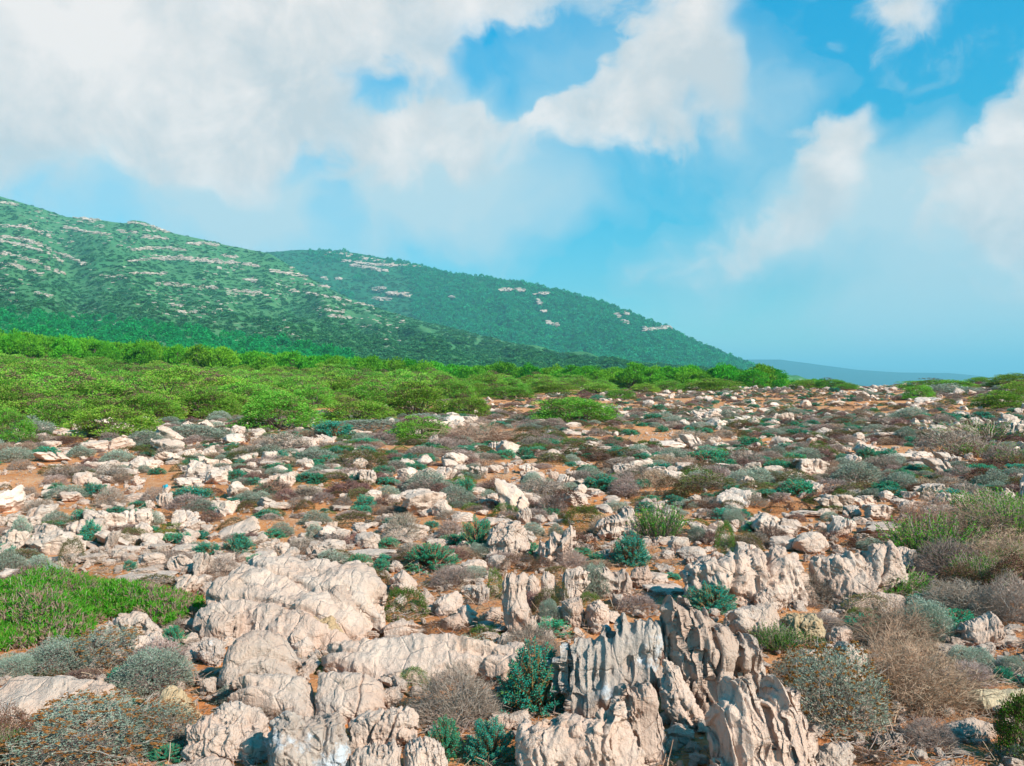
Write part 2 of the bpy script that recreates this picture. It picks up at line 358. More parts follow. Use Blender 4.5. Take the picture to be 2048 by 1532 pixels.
def proto_rock(kind, seed):
    rng = np.random.default_rng(seed); n = 46; g = np.linspace(-1.35, 1.35, n); h = g[1] - g[0]
    X, Y, Z = np.meshgrid(g, g, g, indexing='ij'); P = np.stack([X, Y, Z], -1).reshape(-1, 3)
    npl = {'B': 11, 'U': 10, 'F': 9, 'S': 12, 'R': 26}[kind]
    N = rdir(rng, npl); k = rng.uniform(.62, .95, npl) if kind != 'R' else rng.uniform(.8, .98, npl)
    N = np.concatenate([N, [[1, 0, 0], [-1, 0, 0], [0, 1, 0], [0, -1, 0], [0, 0, 1], [0, 0, -1]]]); k = np.concatenate([k, [.95, .95, .9, .9, .9, .95]])
    if kind == 'F': P = P.copy(); P[:, 0] -= .35 * P[:, 2]; 
    Fv = (P @ N.T - k).max(1)
    if kind in 'FU':                                  # parallel upright plates split by clefts
        for c in rng.uniform(-.6, .6, 2): Fv += .30 * np.exp(-((P[:, 0] - c + .12 * vnoise(P * 2.5, seed)) / .07) ** 2) * sstep(-.7, .3, P[:, 2])
    wv = P + .15 * np.stack([vnoise(P * 2.4, seed + 7), vnoise(P * 2.4, seed + 8), vnoise(P * 2.4, seed + 9)], 1)
    fl = {'B': .05, 'U': .15, 'F': .11, 'S': .05, 'R': .03}[kind]; lu = {'B': .07, 'U': .10, 'F': .06, 'S': .10, 'R': .10}[kind]
    Fv += -fl * ridge(wv * np.array([1, 1, .25]) * 2.6, seed + 20, 3) + lu * 1.6 * fbm(wv * 2.0, seed + 30, 4) + .03 * fbm(P * 7, seed + 31, 2) + {'B': .12, 'U': .10, 'F': .09, 'S': .09, 'R': .05}[kind] * chips(wv * np.array([1, 1, .7]) * 1.9, seed + 60) + .03 * chips(wv * 4.5, seed + 80)
    Fv = Fv.reshape(X.shape); Fv[0], Fv[-1] = 1, 1; Fv[:, 0], Fv[:, -1] = 1, 1; Fv[:, :, 0], Fv[:, :, -1] = 1, 1
    V, Q = surface_nets(Fv, np.array([g[0]] * 3), h)
    lo, hi = V.min(0), V.max(0); V = (V - (lo + hi) / 2) / (hi - lo); V[:, 2] += .5       # unit box standing on z = 0
    return make_mesh('limestone_rock', V, Q, [M['stone']], smooth=True)
ROCK = {k: [proto_rock(k, 100 * i + j + 5) for j in range(c)] for i, (k, c) in enumerate((('B', 5), ('U', 4), ('F', 3), ('S', 3), ('R', 3)))}

# ------------------------------------------------------------------ plants (each function returns meshes for a plant about 1 m wide and 1 m high, scaled when placed)
def grow(rng, base, dirs, L, K, bend=.25, up=0.0):
    N = len(base); P = np.zeros((N, K, 3)); P[:, 0] = base; d = norm(dirs); st = (np.broadcast_to(L, N) / (K - 1))[:, None]
    for k in range(1, K):
        d = norm(d + rng.normal(size=(N, 3)) * bend + np.array([0, 0, up])); P[:, k] = P[:, k - 1] + d * st
    return P
def along(P, idx, t):
    K = P.shape[1]; x = t * (K - 1); i = np.minimum(x.astype(int), K - 2); f = (x - i)[:, None]
    p = P[idx, i] * (1 - f) + P[idx, i + 1] * f; return p, norm(P[idx, i + 1] - P[idx, i])
def dome_dirs(rng, n, lo=.12):
    d = rdir(rng, n, lo); return d
def dome_len(d): return 1 / np.sqrt((d[:, 0] ** 2 + d[:, 1] ** 2) / .25 + d[:, 2] ** 2 / 1.0)
def twigs(rng, n, r0, kids=(3, 2), bend=.22, lo=.12, amp=.18):
    """branching dry twigs filling a dome of width 1 and height 1"""
    d = dome_dirs(rng, n, lo); L = dome_len(d) * rng.uniform(.78 - amp, .9 + amp * .6, n)
    base = np.stack([rng.normal(0, .07, n), rng.normal(0, .07, n), rng.uniform(-.05, .03, n)], -1)
    P0 = grow(rng, base, d, L, 5, bend * .6); mb = MB(); mb.add(*tubes(P0, np.linspace(r0, r0 * .45, 5))); last = P0; Ls = L; r = r0 * .6; allp = [P0]
    for kk in kids:
        idx = np.repeat(np.arange(len(last)), kk); t = rng.uniform(.3, .95, len(idx)); p, tg = along(last, idx, t)
        Ls = Ls[idx] * rng.uniform(.3, .55, len(idx)); P1 = grow(rng, p, tg + rng.normal(size=(len(idx), 3)) * .45, Ls, 4, bend, .03)
        mb.add(*tubes(P1, np.linspace(r, r * .4, 4))); last = P1; r *= .7; allp.append(P1)
    return mb, allp
def shell(rng, n, seed, r0=.55, amp=.30):
    d = rdir(rng, n, .02); r = (1 + amp * fbm(d * 2 + seed, seed, 3)) * rng.uniform(r0, 1, n) ** .6
    return d * r[:, None] * np.array([.5, .5, 1.0]), d
def p_dry(seed, n=2000, l=.20, w=.011, mat='twig', nt=26, kids=(3, 2), r0=.011, bend=.22, up=.45, amp=.3):
    """dry cushion of fine twigs: branches inside, a dense shell of twig tips outside"""
    rng = np.random.default_rng(seed); mb, _ = twigs(rng, nt, r0, kids, bend, .12, amp); p, d = shell(rng, n, seed, .6, amp)
    D = d * .8 + rng.normal(size=(n, 3)) * .5 + np.array([0, 0, up]); L = rng.uniform(l * .5, l * 1.2, n)
    mb.add(*leaves(p - norm(D) * L[:, None] * .6, D, L, w, rng)); return {'twigs': mb.mesh('dry_twigs', [M[mat]])}
def p_silver(seed, n=2600, l=.085, w=.022, heads=0, mat='silver', nt=26, tn=900):
    rng = np.random.default_rng(seed); mb, _ = twigs(rng, nt, .010, (3, 2), .2); p, d = shell(rng, tn, seed, .5)
    mb.add(*leaves(p * .9, d * .8 + rng.normal(size=(tn, 3)) * .5 + np.array([0, 0, .4]), l * 1.8, w * .35, rng))
    p, d = shell(rng, n, seed, .62); D = d * .7 + rng.normal(size=(n, 3)) * .55 + np.array([0, 0, .4]); lf = MB().add(*leaves(p, D, rng.uniform(l * .6, l * 1.2, n), w, rng, .1))
    out = {'twigs': mb.mesh('woody_twigs', [M['twig']]), 'foliage': lf.mesh('silvery_foliage', [M[mat]])}
    if heads:
        p, d = shell(rng, heads, seed, .9); p = p[p[:, 2] > .25] * 1.04; k = 12; c = np.repeat(p, k, 0) + rng.normal(0, .006, (len(p) * k, 3))
        out['flower_heads'] = MB().add(*leaves(c, rdir(rng, len(c), -.2), .022, .016, rng)).mesh('dried_flower_heads', [M['flower_head']])
    return out
def p_spurge(seed, n=120, m=18, ll=.075, lw=.026, old=.15, part=.3):
    """dome of fleshy shoots, each a whorl of narrow leaves"""
    rng = np.random.default_rng(seed); p, d = shell(rng, n, seed, .75, .22); ax = norm(d * np.array([.9, .9, .8]) + np.array([0, 0, .55]) + rng.normal(size=(n, 3)) * .18); SL = part * rng.uniform(.7, 1.15, n)
    b = p - ax * SL[:, None]; st = MB(); P5 = np.stack([np.array([0, 0, -.03]) * np.ones((n, 1)) + rng.normal(0, .05, (n, 3)) * np.array([1, 1, 0]), b * .55 + np.array([0, 0, -.04]), b, b * .5 + p * .5, p], 1)
    st.add(*tubes(P5, np.array([.012, .011, .010, .008, .005])))
    idx = np.repeat(np.arange(n), m); t = np.tile(np.linspace(.0, 1, m) ** .8, n); q = b[idx] * (1 - t)[:, None] + p[idx] * t[:, None]; tg = ax[idx]
    an = np.tile(np.arange(m) * 2.4, n) + idx; A = norm(np.cross(tg, np.array([.3, .9, .2]))); B = np.cross(tg, A); rad = A * np.cos(an)[:, None] + B * np.sin(an)[:, None]
    D = rad * .85 + tg * (.35 + .9 * sstep(.75, 1, t))[:, None]; sz = ll * (.8 + .35 * np.sin(t * 3)) * rng.uniform(.85, 1.15, len(t))
    tip = (t > .9) & (rng.random(n)[idx] < .25); ol = (~tip) & (rng.random(len(t)) < old * np.clip((.7 - t) * 3, 0, 1)); body = ~tip & ~ol; lf = MB()
    for k, ms in ((0, body), (1, tip), (2, ol)): lf.add(*leaves(q[ms], D[ms], sz[ms], lw * sz[ms] / ll, rng, .08), m=k)
    return {'stems': st.mesh('fleshy_stems', [M['spurge_old']]), 'foliage': lf.mesh('whorled_foliage', [M['spurge'], M['spurge_tip'], M['spurge_old']])}
def ico(sub):
    import bmesh
    bm = bmesh.new(); bmesh.ops.create_icosphere(bm, subdivisions=sub, radius=1); V = np.array([v.co[:] for v in bm.verts]); T = np.array([[v.index for v in f.verts] for f in bm.faces]); bm.free(); return V, T
ICO2, ICO3 = ico(2), ico(3)
def lump_shell(rng, seed, n, amp=.22, f=2.2):
    d = rdir(rng, n, -.05); r = 1 + amp * fbm(d * f + seed, seed, 3) + amp * .5 * vnoise(d * 7 + seed, seed + 9)
    p = d * r[:, None] * np.array([.5, .5, 1.0]); p[:, 2] *= .92; nn = norm(d * np.array([1.4, 1.4, 1.0])); return p, nn
def p_cushion(seed, n=2600, mat='cushion', l=.06, w=.022, core=True, amp=.22, spread=.45):
    rng = np.random.default_rng(seed); p, nn = lump_shell(rng, seed, n, amp); p *= rng.uniform(.86, 1.02, n)[:, None]
    lf = MB().add(*leaves(p, nn + rng.normal(size=(n, 3)) * spread, rng.uniform(l * .6, l * 1.2, n), w, rng, .05))
    V, T = ICO3; d = V / np.linalg.norm(V, axis=1, keepdims=True); r = 1 + amp * fbm(d * 2.2 + seed, seed, 3) + amp * .5 * vnoise(d * 7 + seed, seed + 9)
    C = d * r[:, None] * np.array([.5, .5, 1.0]) * .88; C[:, 2] *= .92; C[:, 2] = np.maximum(C[:, 2], -.08)
    lf.add(C, np.concatenate([T, T[:, 2:]], 1))
    return {'foliage': lf.mesh('dense_foliage', [M[mat]])}
def p_bush(seed, clumps=120, per=110, mat='juniper', l=.036, w=.017, flat=.75, brown=.12, stems=26):
    """wind-combed evergreen bush: foliage clumps on woody branches, gaps between the clumps"""
    rng = np.random.default_rng(seed); d = rdir(rng, clumps, .0); d[:, 2] = np.abs(d[:, 2]); r = rng.uniform(.70, 1.0, clumps) * (1 + .16 * vnoise(d * 2 + seed, seed))
    c = d * r[:, None] * np.array([.47, .47, .9]); c[:, 2] += .04
    cr = rng.uniform(.075, .14, clumps); idx = np.repeat(np.arange(clumps), per); nn = len(idx); q = rdir(rng, nn, -.35)
    p = c[idx] + q * cr[idx][:, None] * np.array([1.15, 1.15, flat * 1.35]) * (rng.uniform(.35, 1, nn) ** .5)[:, None]
    lf = MB(); isb = rng.random(clumps)[idx] < brown; D = q * .9 + d[idx] * .4 + np.array([.1, 0, .5]) + rng.normal(size=(nn, 3)) * .45
    L = rng.uniform(l * .6, l * 1.3, nn)
    for k, ms in ((0, ~isb), (1, isb)): lf.add(*leaves(p[ms], D[ms], L[ms], w, rng, .06), m=k)
    P = grow(rng, np.stack([rng.normal(0, .06, stems), rng.normal(0, .06, stems), np.full(stems, -.05)], -1), c[:stems] + np.array([0, 0, .15]), np.linalg.norm(c[:stems], axis=1) * 1.0, 6, .13)
    return {'branches': MB().add(*tubes(P, np.linspace(.018, .006, 6))).mesh('woody_branches', [M['bark']]), 'foliage': lf.mesh('evergreen_foliage', [M[mat], M['juniper_bare']])}
def p_pine(seed, clumps=52, per=60, mat='pine', l=.085, w=.026):
    rng = np.random.default_rng(seed); lean = rng.normal(0, .06, 2)
    tr = np.zeros((1, 6, 3)); zz = np.linspace(-.03, .8, 6); tr[0, :, 2] = zz; tr[0, :, 0] = lean[0] * zz + rng.normal(0, .01, 6); tr[0, :, 1] = lean[1] * zz
    trunk = MB().add(*tubes(tr, np.linspace(.022, .008, 6), 6))
    d = rdir(rng, clumps, -.8); rr = rng.uniform(.55, 1, clumps) ** .6
    c = d * rr[:, None] * np.array([.40, .40, .42]) + np.array([lean[0] * .6, lean[1] * .6, .52]); cr = rng.uniform(.08, .15, clumps)
    P = grow(rng, np.stack([lean[0] * c[:, 2] * .7, lean[1] * c[:, 2] * .7, c[:, 2] * .72], -1), c - np.array([0, 0, .45]), .3, 4, .1, .1)
    trunk.add(*tubes(P, np.linspace(.008, .003, 4)))
    idx = np.repeat(np.arange(clumps), per); n = len(idx); q = rdir(rng, n, -.5)
    p = c[idx] + q * cr[idx][:, None] * np.array([1.2, 1.2, .8]) * (rng.uniform(.3, 1, n) ** .5)[:, None]
    lf = MB().add(*leaves(p, q * .6 + np.array([0, 0, .7]) + rng.normal(size=(n, 3)) * .4, rng.uniform(l * .6, l * 1.2, n), w, rng, .05))
    return {'trunk': trunk.mesh('pine_trunk', [M['bark']]), 'crown': lf.mesh('pine_crown', [M[mat]])}
def p_sprigs(seed, n=120, m=22, mat='mat_green', dry=.3, l=.055, w=.012, h=1.0):
    """upright feathery sprigs (green, some tips dry)"""
    rng = np.random.default_rng(seed); a = rng.uniform(0, 2 * PI, n); r = np.sqrt(rng.random(n)) * .42
    base = np.stack([r * np.cos(a), r * np.sin(a), np.zeros(n)], -1); d = np.stack([np.cos(a) * r, np.sin(a) * r, np.full(n, .62)], -1) + rng.normal(size=(n, 3)) * .12
    P = grow(rng, base, d, rng.uniform(.5, 1.0, n) * h * np.sqrt(1 - (r / .6) ** 2), 6, .12, .05); st = MB().add(*tubes(P, np.linspace(.010, .004, 6)))
    idx = np.repeat(np.arange(n), m); t = rng.uniform(.2, 1, n * m); p, tg = along(P, idx, t); lf = MB(); isd = rng.random(n)[idx] < dry
    D = tg * .9 + rng.normal(size=(n * m, 3)) * .55; L = rng.uniform(l * .6, l * 1.3, n * m)
    for k, ms in ((0, ~isd), (1, isd)): lf.add(*leaves(p[ms], D[ms], L[ms], w, rng, .05), m=k)
    return {'stems': st.mesh('sprig_stems', [M['twig']]), 'foliage': lf.mesh('needle_foliage', [M[mat], M['mat_dry']])}
def p_bare(seed):
    rng = np.random.default_rng(seed); mb, _ = twigs(rng, 40, .016, (4, 4), .16, .2); return {'twigs': mb.mesh('bare_branches', [M['brush']])}

def one(parts):                                      # joins the parts of a plant into a single mesh (for far plants that show no parts)
    Vs, Qs, Ms, mats, n = [], [], [], [], 0
    for me in parts.values():
        v = np.zeros(len(me.vertices) * 3, np.float32); me.vertices.foreach_get('co', v); q = np.zeros(len(me.loops), np.int32); me.loops.foreach_get('vertex_index', q)
        mi = np.zeros(len(me.polygons), np.int32); me.polygons.foreach_get('material_index', mi)
        Vs.append(v.reshape(-1, 3)); Qs.append(q.reshape(-1, 4) + n); Ms.append(mi + len(mats)); mats += list(me.materials); n += len(me.vertices)
    return make_mesh('low_shrub', np.concatenate(Vs), np.concatenate(Qs), mats, np.concatenate(Ms))
PL = {'dry': [p_dry(s) for s in (1, 2, 3, 4)], 'red': [p_dry(s, mat='twig_red') for s in (5, 6)],
      'straw': [p_dry(s, mat='straw') for s in (7, 8)],
      'silver': [p_silver(s) for s in (11, 12, 13)], 'spurge': [p_spurge(s) for s in (21, 22, 23, 24)],
      'cushion': [p_cushion(s) for s in (31, 32, 33)], 'green': [p_cushion(s, mat='cushion_green') for s in (34, 35)], 'redc': [p_cushion(s, mat='red_cushion') for s in (36, 37)],
      'juniper': [p_bush(s) for s in (41, 42, 43, 44, 45)], 'pine': [p_pine(s) for s in (51, 52, 53, 54, 55, 56)], 'bare': [p_bare(61)],
      'sprig': [p_sprigs(s) for s in (71, 72)]}
# ------------------------------------------------------------------ the large rocks, outlined from the photo
hero('low front rock wall with a dark hollow in its foot', C3, [(130,1010),(200,1000),(240,978),(300,1012),(380,985),(440,972),(540,985),(590,955),(640,930),(690,868),(715,900),(740,990),(770,1080),(830,1190),(850,1320),(90,1320)], 1335, tilt=8, yaw=-14, T=.34, R=.35, flute=.035, lump=.035, rag=.06, fr=7, seed=1, n=120, land='the low front rock wall', name='rock_wall', cracks=((.35,8,.03,.05),))
hero('narrow leaning limestone fin between the ridged crest and the front wall', C3, [(680,795),(720,768),(770,805),(790,755),(850,770),(890,820),(930,900),(945,1000),(975,1090),(960,1160),(900,1215),(840,1200),(790,1090),(750,1000),(700,890),(665,860)], 1245, tilt=14, yaw=14, T=.42, R=.4, flute=.07, lump=.05, rag=.07, fr=4, seed=2, land='the narrow leaning fin')
hero('grey weathered rock crest with a jagged white top', C3, [(280,690),(340,590),(360,560),(440,528),(500,502),(560,480),(600,430),(680,398),(730,372),(790,395),(850,400),(900,420),(960,400),(975,560),(985,660),(900,700),(840,740),(790,800),(700,860),(600,870),(500,965),(440,975),(400,840),(350,740)], 985, facets=0, tilt=24, yaw=-10, T=.30, R=.4, flute=.055, lump=.045, rag=.07, fr=4.2, seed=3, n=130, mat='rock_white', land='the grey jagged crest', name='rock_crest')
hero('tallest fluted limestone blade with a serrated sloping ridge', C3, [(945,320),(975,262),(1010,295),(1060,278),(1100,340),(1130,295),(1180,330),(1220,385),(1290,430),(1360,492),(1440,458),(1490,500),(1530,570),(1540,650),(1490,720),(1420,760),(1350,760),(1290,800),(1260,900),(1245,960),(1150,950),(1060,800),(1040,690),(1000,640),(970,540),(940,420)], 985, facets=0, tilt=16, yaw=12, T=.32, R=.4, flute=.055, lump=.045, rag=.07, fr=3.8, seed=4, n=140, land='the tallest fluted blade', name='rock_fin', cracks=((-.12,-12,.025,.10),(.1,-14,.025,.08)))
hero('small triangular rock fin in the hollow under the tallest blade', C3, [(950,655),(958,635),(990,660),(1040,680),(1070,780),(1130,860),(1200,970),(1190,1015),(1090,1040),(1050,960),(990,900),(950,800)], 1040, tilt=15, yaw=8, T=.35, R=.5, flute=.05, fr=3, seed=5, n=80)
hero('bulky front blade with two peaks and deep vertical grooves', C3, [(1310,790),(1360,750),(1420,715),(1470,760),(1490,850),(1540,790),(1580,705),(1640,760),(1700,820),(1740,880),(1790,960),(1800,1040),(1820,1180),(1850,1330),(1220,1330),(1250,1150),(1235,1050),(1290,900)], 1345, facets=0, tilt=12, yaw=16, T=.36, R=.45, flute=.055, lump=.045, rag=.07, fr=4, seed=6, n=140, land='the front twin-peaked blade', name='rock_fin', cracks=((-.05,-14,.025,.09),(.14,-16,.022,.08)))
hero('thin bluish rock spire touching the twin-peaked front blade', C3, [(1450,720),(1490,650),(1515,590),(1550,680),(1562,760),(1530,830),(1470,800)], 860, tilt=8, yaw=0, T=.5, R=.5, flute=.06, fr=3, seed=7, n=60, mat='rock_white')
hero('smooth pale rock at the foot of the flower-head shrub', C4, [(640,1560),(650,1450),(720,1400),(850,1395),(885,1430),(860,1490),(820,1560)], 1560, tilt=25, T=.5, R=.6, flute=.03, seed=8, n=70, land='the smooth pale footrock')
hero('spiky rock rising out of the brown flower-head shrub', C4, [(765,910),(800,840),(830,802),(880,830),(940,850),(965,960),(1000,1060),(1030,1220),(960,1180),(900,1060),(830,1020)], 1190, tilt=10, yaw=18, T=.4, R=.45, flute=.06, fr=4, seed=9, n=80, land='the spiky rock in the flower shrub')
hero('plain angular boulder behind the tallest blade', C4, [(150,660),(200,625),(300,615),(380,600),(440,650),(465,730),(440,800),(330,780),(200,720)], 800, tilt=30, yaw=10, T=.5, R=.35, flute=.02, chip=.04, facets=6, seed=10, n=80, land='the plain angular boulder')
hero('yellowish pitted boulder with a rusty top', C4, [(470,690),(500,665),(560,655),(640,660),(700,690),(712,760),(640,805),(560,785),(490,730)], 810, tilt=20, T=.6, R=.5, flute=.03, lump=.07, seed=11, n=80, mat='ochre', land='the yellowish pitted boulder')
hero('flat pale slab lying under the grooved rock wall', C4, [(800,600),(820,580),(900,560),(1020,545),(1150,565),(1212,590),(1190,632),(1090,645),(960,632),(860,632)], 650, tilt=62, T=.30, R=.25, flute=.02, seed=12, n=100, land='the flat pale slab', name='rock_slab')
hero('long grooved rock wall split by vertical cracks', C3, [(1000,190),(1050,150),(1100,110),(1200,80),(1330,50),(1420,40),(1500,20),(1530,50),(1560,10),(1640,5),(1700,-5),(1770,-15),(1800,80),(1830,190),(1825,235),(1700,275),(1600,285),(1500,290),(1400,250),(1200,215),(1050,215)], 300, tilt=30, yaw=8, T=.45, R=.3, flute=.09, lump=.06, rag=.04, fr=4, seed=13, n=150, land='the long grooved wall', name='rock_wall', facets=5, cracks=((.35,-18,.05,.14),(-.3,-18,.05,.12),(1.0,-10,.05,.16)))
hero('second grooved rock wall right of the long one', C4, [(650,350),(700,340),(780,310),(870,295),(930,300),(1000,280),(1060,265),(1110,320),(1140,380),(1135,415),(1060,440),(1000,470),(1040,560),(900,555),(850,550),(740,520),(680,450)], 580, tilt=28, yaw=6, T=.4, R=.3, flute=.08, lump=.05, rag=.04, fr=4.5, seed=14, n=130, land='the second grooved wall', name='rock_wall', cracks=((.25,-25,.04,.12),))
hero('grey block in shade behind the second grooved wall', C4, [(1075,285),(1150,275),(1240,290),(1235,370),(1150,395),(1110,360)], 400, tilt=15, yaw=-20, T=.6, R=.3, flute=.03, seed=15, n=60)
hero('rounded low boulder leaning on the long grooved wall', C4, [(10,480),(100,462),(200,480),(240,520),(285,590),(180,580),(60,535)], 600, tilt=35, T=.5, R=.5, seed=16, n=70)
hero('split pale stone below the long grooved wall', C4, [(285,575),(340,530),(390,498),(440,530),(475,575),(440,612),(330,622)], 625, tilt=20, yaw=-12, T=.5, R=.3, facets=6, seed=17, n=70)
up = dict(tilt=10, R=.4, flute=.07, lump=.05, fr=3.0, n=80)
hero('tall upright slab with a stepped foot at the end of the upright row', C2, [(1190,300),(1183,200),(1210,132),(1300,128),(1335,160),(1325,250),(1330,300),(1390,380),(1412,480),(1370,505),(1250,430),(1200,370)], 500, yaw=-10, T=.42, seed=18, land='the tall upright slab', cracks=((.3,-14,.04,.12),), **up)
hero('hollowed upright stone next to the tall upright slab', C2, [(1318,160),(1370,138),(1402,180),(1392,240),(1360,275),(1328,240)], 290, yaw=15, T=.45, seed=19, **up)
hero('fluted upright stone, third in the upright row', C2, [(1398,170),(1440,112),(1492,150),(1502,230),(1450,270),(1400,255)], 285, yaw=-8, T=.45, seed=20, **up)
hero('grey striped upright stone behind the silver shrub', C2, [(1535,180),(1560,108),(1640,98),(1695,130),(1655,200),(1645,275),(1560,285),(1535,235)], 300, yaw=-20, T=.5, seed=21, land='the grey striped upright stone', **up)
hero('broken ribbed stone group behind the silver shrub', C2, [(1690,105),(1780,88),(1830,130),(1900,98),(1932,150),(1955,235),(1900,265),(1820,225),(1740,205)], 270, yaw=6, T=.4, seed=22, cracks=((.3,-20,.05,.2),), **up)
hero('round-topped stone closing the upright row', C2, [(1925,150),(1960,108),(2030,92),(2062,150),(2040,195),(1960,200)], 210, T=.6, R=.6, seed=23, n=70, flute=.03)
hero('square block under the grey striped upright stone', C2, [(1535,305),(1640,278),(1668,410),(1600,430),(1538,370)], 430, yaw=12, T=.5, R=.25, seed=24, n=70, facets=5, cracks=((.25,-10,.05,.15),))
hero('pale trapezoid block beside the mossy red soil', C2, [(1688,335),(1740,298),(1795,330),(1790,425),(1730,460),(1690,390)], 460, yaw=20, T=.5, R=.2, seed=25, n=70, facets=5)
hero('big pitted boulder standing alone above the green spurges', C6, [(1108,870),(1125,830),(1160,798),(1250,773),(1300,800),(1310,870),(1348,935),(1250,955),(1120,955)], 965, yaw=-10, T=.6, R=.6, lump=.07, seed=26, n=90, facets=5, land='the big pitted boulder', name='boulder', cat='boulder')
hero('twin-topped rock riddled with holes', C6, [(1388,945),(1400,880),(1450,865),(1480,830),(1550,810),(1590,790),(1617,830),(1595,900),(1572,975),(1500,985),(1450,1010),(1400,1000)], 1010, T=.55, R=.5, lump=.09, flute=.07, fr=3, seed=27, n=90, land='the holed twin-topped rock', cracks=((.0,-12,.06,.25),))
hero('stepped rock crest behind the bright spurge', C6, [(1720,805),(1760,740),(1850,720),(1890,668),(1950,680),(1970,740),(2010,790),(2035,860),(1960,860),(1870,830),(1800,830)], 870, tilt=12, yaw=10, T=.4, R=.4, flute=.08, lump=.06, fr=4, seed=28, n=100, land='the stepped rock crest')
CZ = (0, 0, 1.0)
hero('broad domed bedrock slab with fine weathering lines', CZ, [(410,1210),(425,1185),(455,1172),(472,1153),(512,1127),(547,1122),(598,1129),(666,1132),(722,1128),(735,1142),(770,1170),(785,1195),(755,1215),(735,1240),(715,1265),(640,1270),(560,1275),(520,1250),(470,1240),(425,1228)], 1285, tilt=66, T=.26, R=.7, flute=.03, lump=.05, fr=8, seed=29, n=160, land='the broad domed slab', name='rock_slab', facets=2, cracks=((.1,60,.03,.05),(-.25,70,.02,.05)))
hero('pyramid-shaped rock leaning on the domed slab', C2, [(40,420),(95,310),(210,213),(275,230),(352,330),(332,420),(322,490),(200,510),(90,470)], 520, tilt=45, yaw=12, T=.35, R=.45, flute=.02, lump=.04, seed=30, n=90, land='the pyramid-shaped rock', facets=4)
hero('ribbed stone on the edge of the domed slab', C2, [(365,340),(400,288),(485,288),(492,380),(455,440),(385,420)], 445, tilt=30, yaw=15, T=.5, R=.4, seed=31, n=70)
hero('smooth rounded boulder with an orange blush', C1, [(1280,800),(1310,650),(1340,580),(1400,518),(1480,473),(1580,480),(1660,520),(1720,600),(1760,660),(1700,700),(1640,715),(1480,740),(1370,780),(1330,830)], 850, tilt=34, yaw=14, T=.5, R=.75, flute=.015, lump=.03, fr=8, rag=.02, chip=.02, seed=32, n=120, land='the smooth orange-blushed boulder', name='boulder', cat='boulder', facets=3, mat='rock')
hero('long low slab with a scalloped front edge', C2, [(140,565),(250,540),(330,555),(500,528),(700,518),(850,513),(1030,540),(1200,555),(1260,538),(1395,558),(1330,650),(1200,670),(1050,640),(900,660),(800,700),(640,740),(600,790),(500,760),(380,700),(300,660),(170,620)], 800, tilt=58, yaw=-6, T=.32, R=.4, flute=.06, lump=.05, fr=6, seed=33, n=160, land='the long low slab', name='rock_slab', facets=2)
hero('cracked flat-topped block below the long low slab', C2, [(60,770),(120,733),(300,728),(420,743),(492,790),(512,880),(430,930),(370,960),(250,975),(110,985),(80,880)], 985, tilt=50, yaw=4, T=.4, R=.35, flute=.02, lump=.035, seed=34, n=110, land='the cracked flat-topped block', facets=3, cracks=((.28,-5,.02,.07),))
hero('wedge-shaped smooth block joined to the cracked flat-topped one', C1, [(1335,810),(1400,755),(1560,730),(1700,738),(1800,768),(1835,850),(1865,985),(1740,985),(1560,900),(1420,850)], 995, tilt=50, yaw=10, T=.4, R=.45, flute=.02, lump=.03, seed=35, n=110, facets=3)
hero('wide flat slab split by a black crack at the picture edge', C1, [(-120,860),(0,840),(60,790),(170,760),(350,768),(480,783),(600,788),(700,822),(692,890),(560,955),(350,930),(200,970),(50,1010),(-120,1010)], 1020, tilt=60, yaw=0, T=.34, R=.25, flute=.02, lump=.03, rag=.03, seed=36, n=130, land='the wide split slab', name='rock_slab', facets=1, cracks=((.62,-20,.025,.30),))
hero('humped pale rock at the edge of the green juniper mat', C1, [(545,490),(640,410),(720,378),(840,373),(910,420),(955,480),(880,520),(760,545),(640,555),(560,540)], 560, tilt=40, T=.5, R=.6, lump=.06, seed=37, n=90, land='the humped rock by the green mat', cracks=((-.1,50,.05,.12),))
hero('chalk-white stained block with a grey shaded flank', C1, [(1585,1090),(1610,1030),(1680,978),(1750,990),(1850,985),(1900,968),(2000,980),(2025,1100),(2030,1200),(1990,1320),(1585,1320)], 1300, tilt=14, yaw=24, T=.5, R=.25, flute=.05, lump=.04, seed=38, n=110, mat='rock_white', land='the chalk-white block', facets=3, cracks=((.1,-12,.03,.08),))
hero('cracked upright block between the white block and the grey twigs', C2, [(305,1020),(360,958),(470,943),(520,928),(640,918),(672,970),(695,1040),(600,1080),(500,1140),(420,1165),(370,1150),(310,1130)], 1160, tilt=22, yaw=-6, T=.45, R=.3, seed=39, n=110, facets=4, land='the cracked upright block', cracks=((-.2,-25,.03,.14),(.2,-20,.03,.12)))
hero('knobbly pinkish rock lumps along the bottom edge', C2, [(275,1190),(370,1148),(510,1122),(540,1095),(592,1130),(605,1200),(640,1330),(270,1330)], 1320, tilt=15, yaw=8, T=.5, R=.4, flute=.08, lump=.07, fr=4, seed=40, n=90, land='the knobbly pinkish lumps')
hero('big humped rock beside the knobbly lumps', C2, [(600,1140),(700,1088),(800,1110),(855,1150),(885,1264),(890,1330),(600,1330)], 1330, tilt=18, yaw=12, T=.5, R=.5, flute=.06, lump=.06, seed=41, n=90)
hero('pinkish peaked lump above the white block', C1, [(895,930),(930,850),(960,820),(1020,793),(1080,820),(1130,880),(1190,980),(1100,1030),(980,1030)], 1040, tilt=18, yaw=-8, T=.5, R=.5, flute=.06, lump=.08, seed=42, n=90, mat='ochre', land='the pinkish peaked lump')
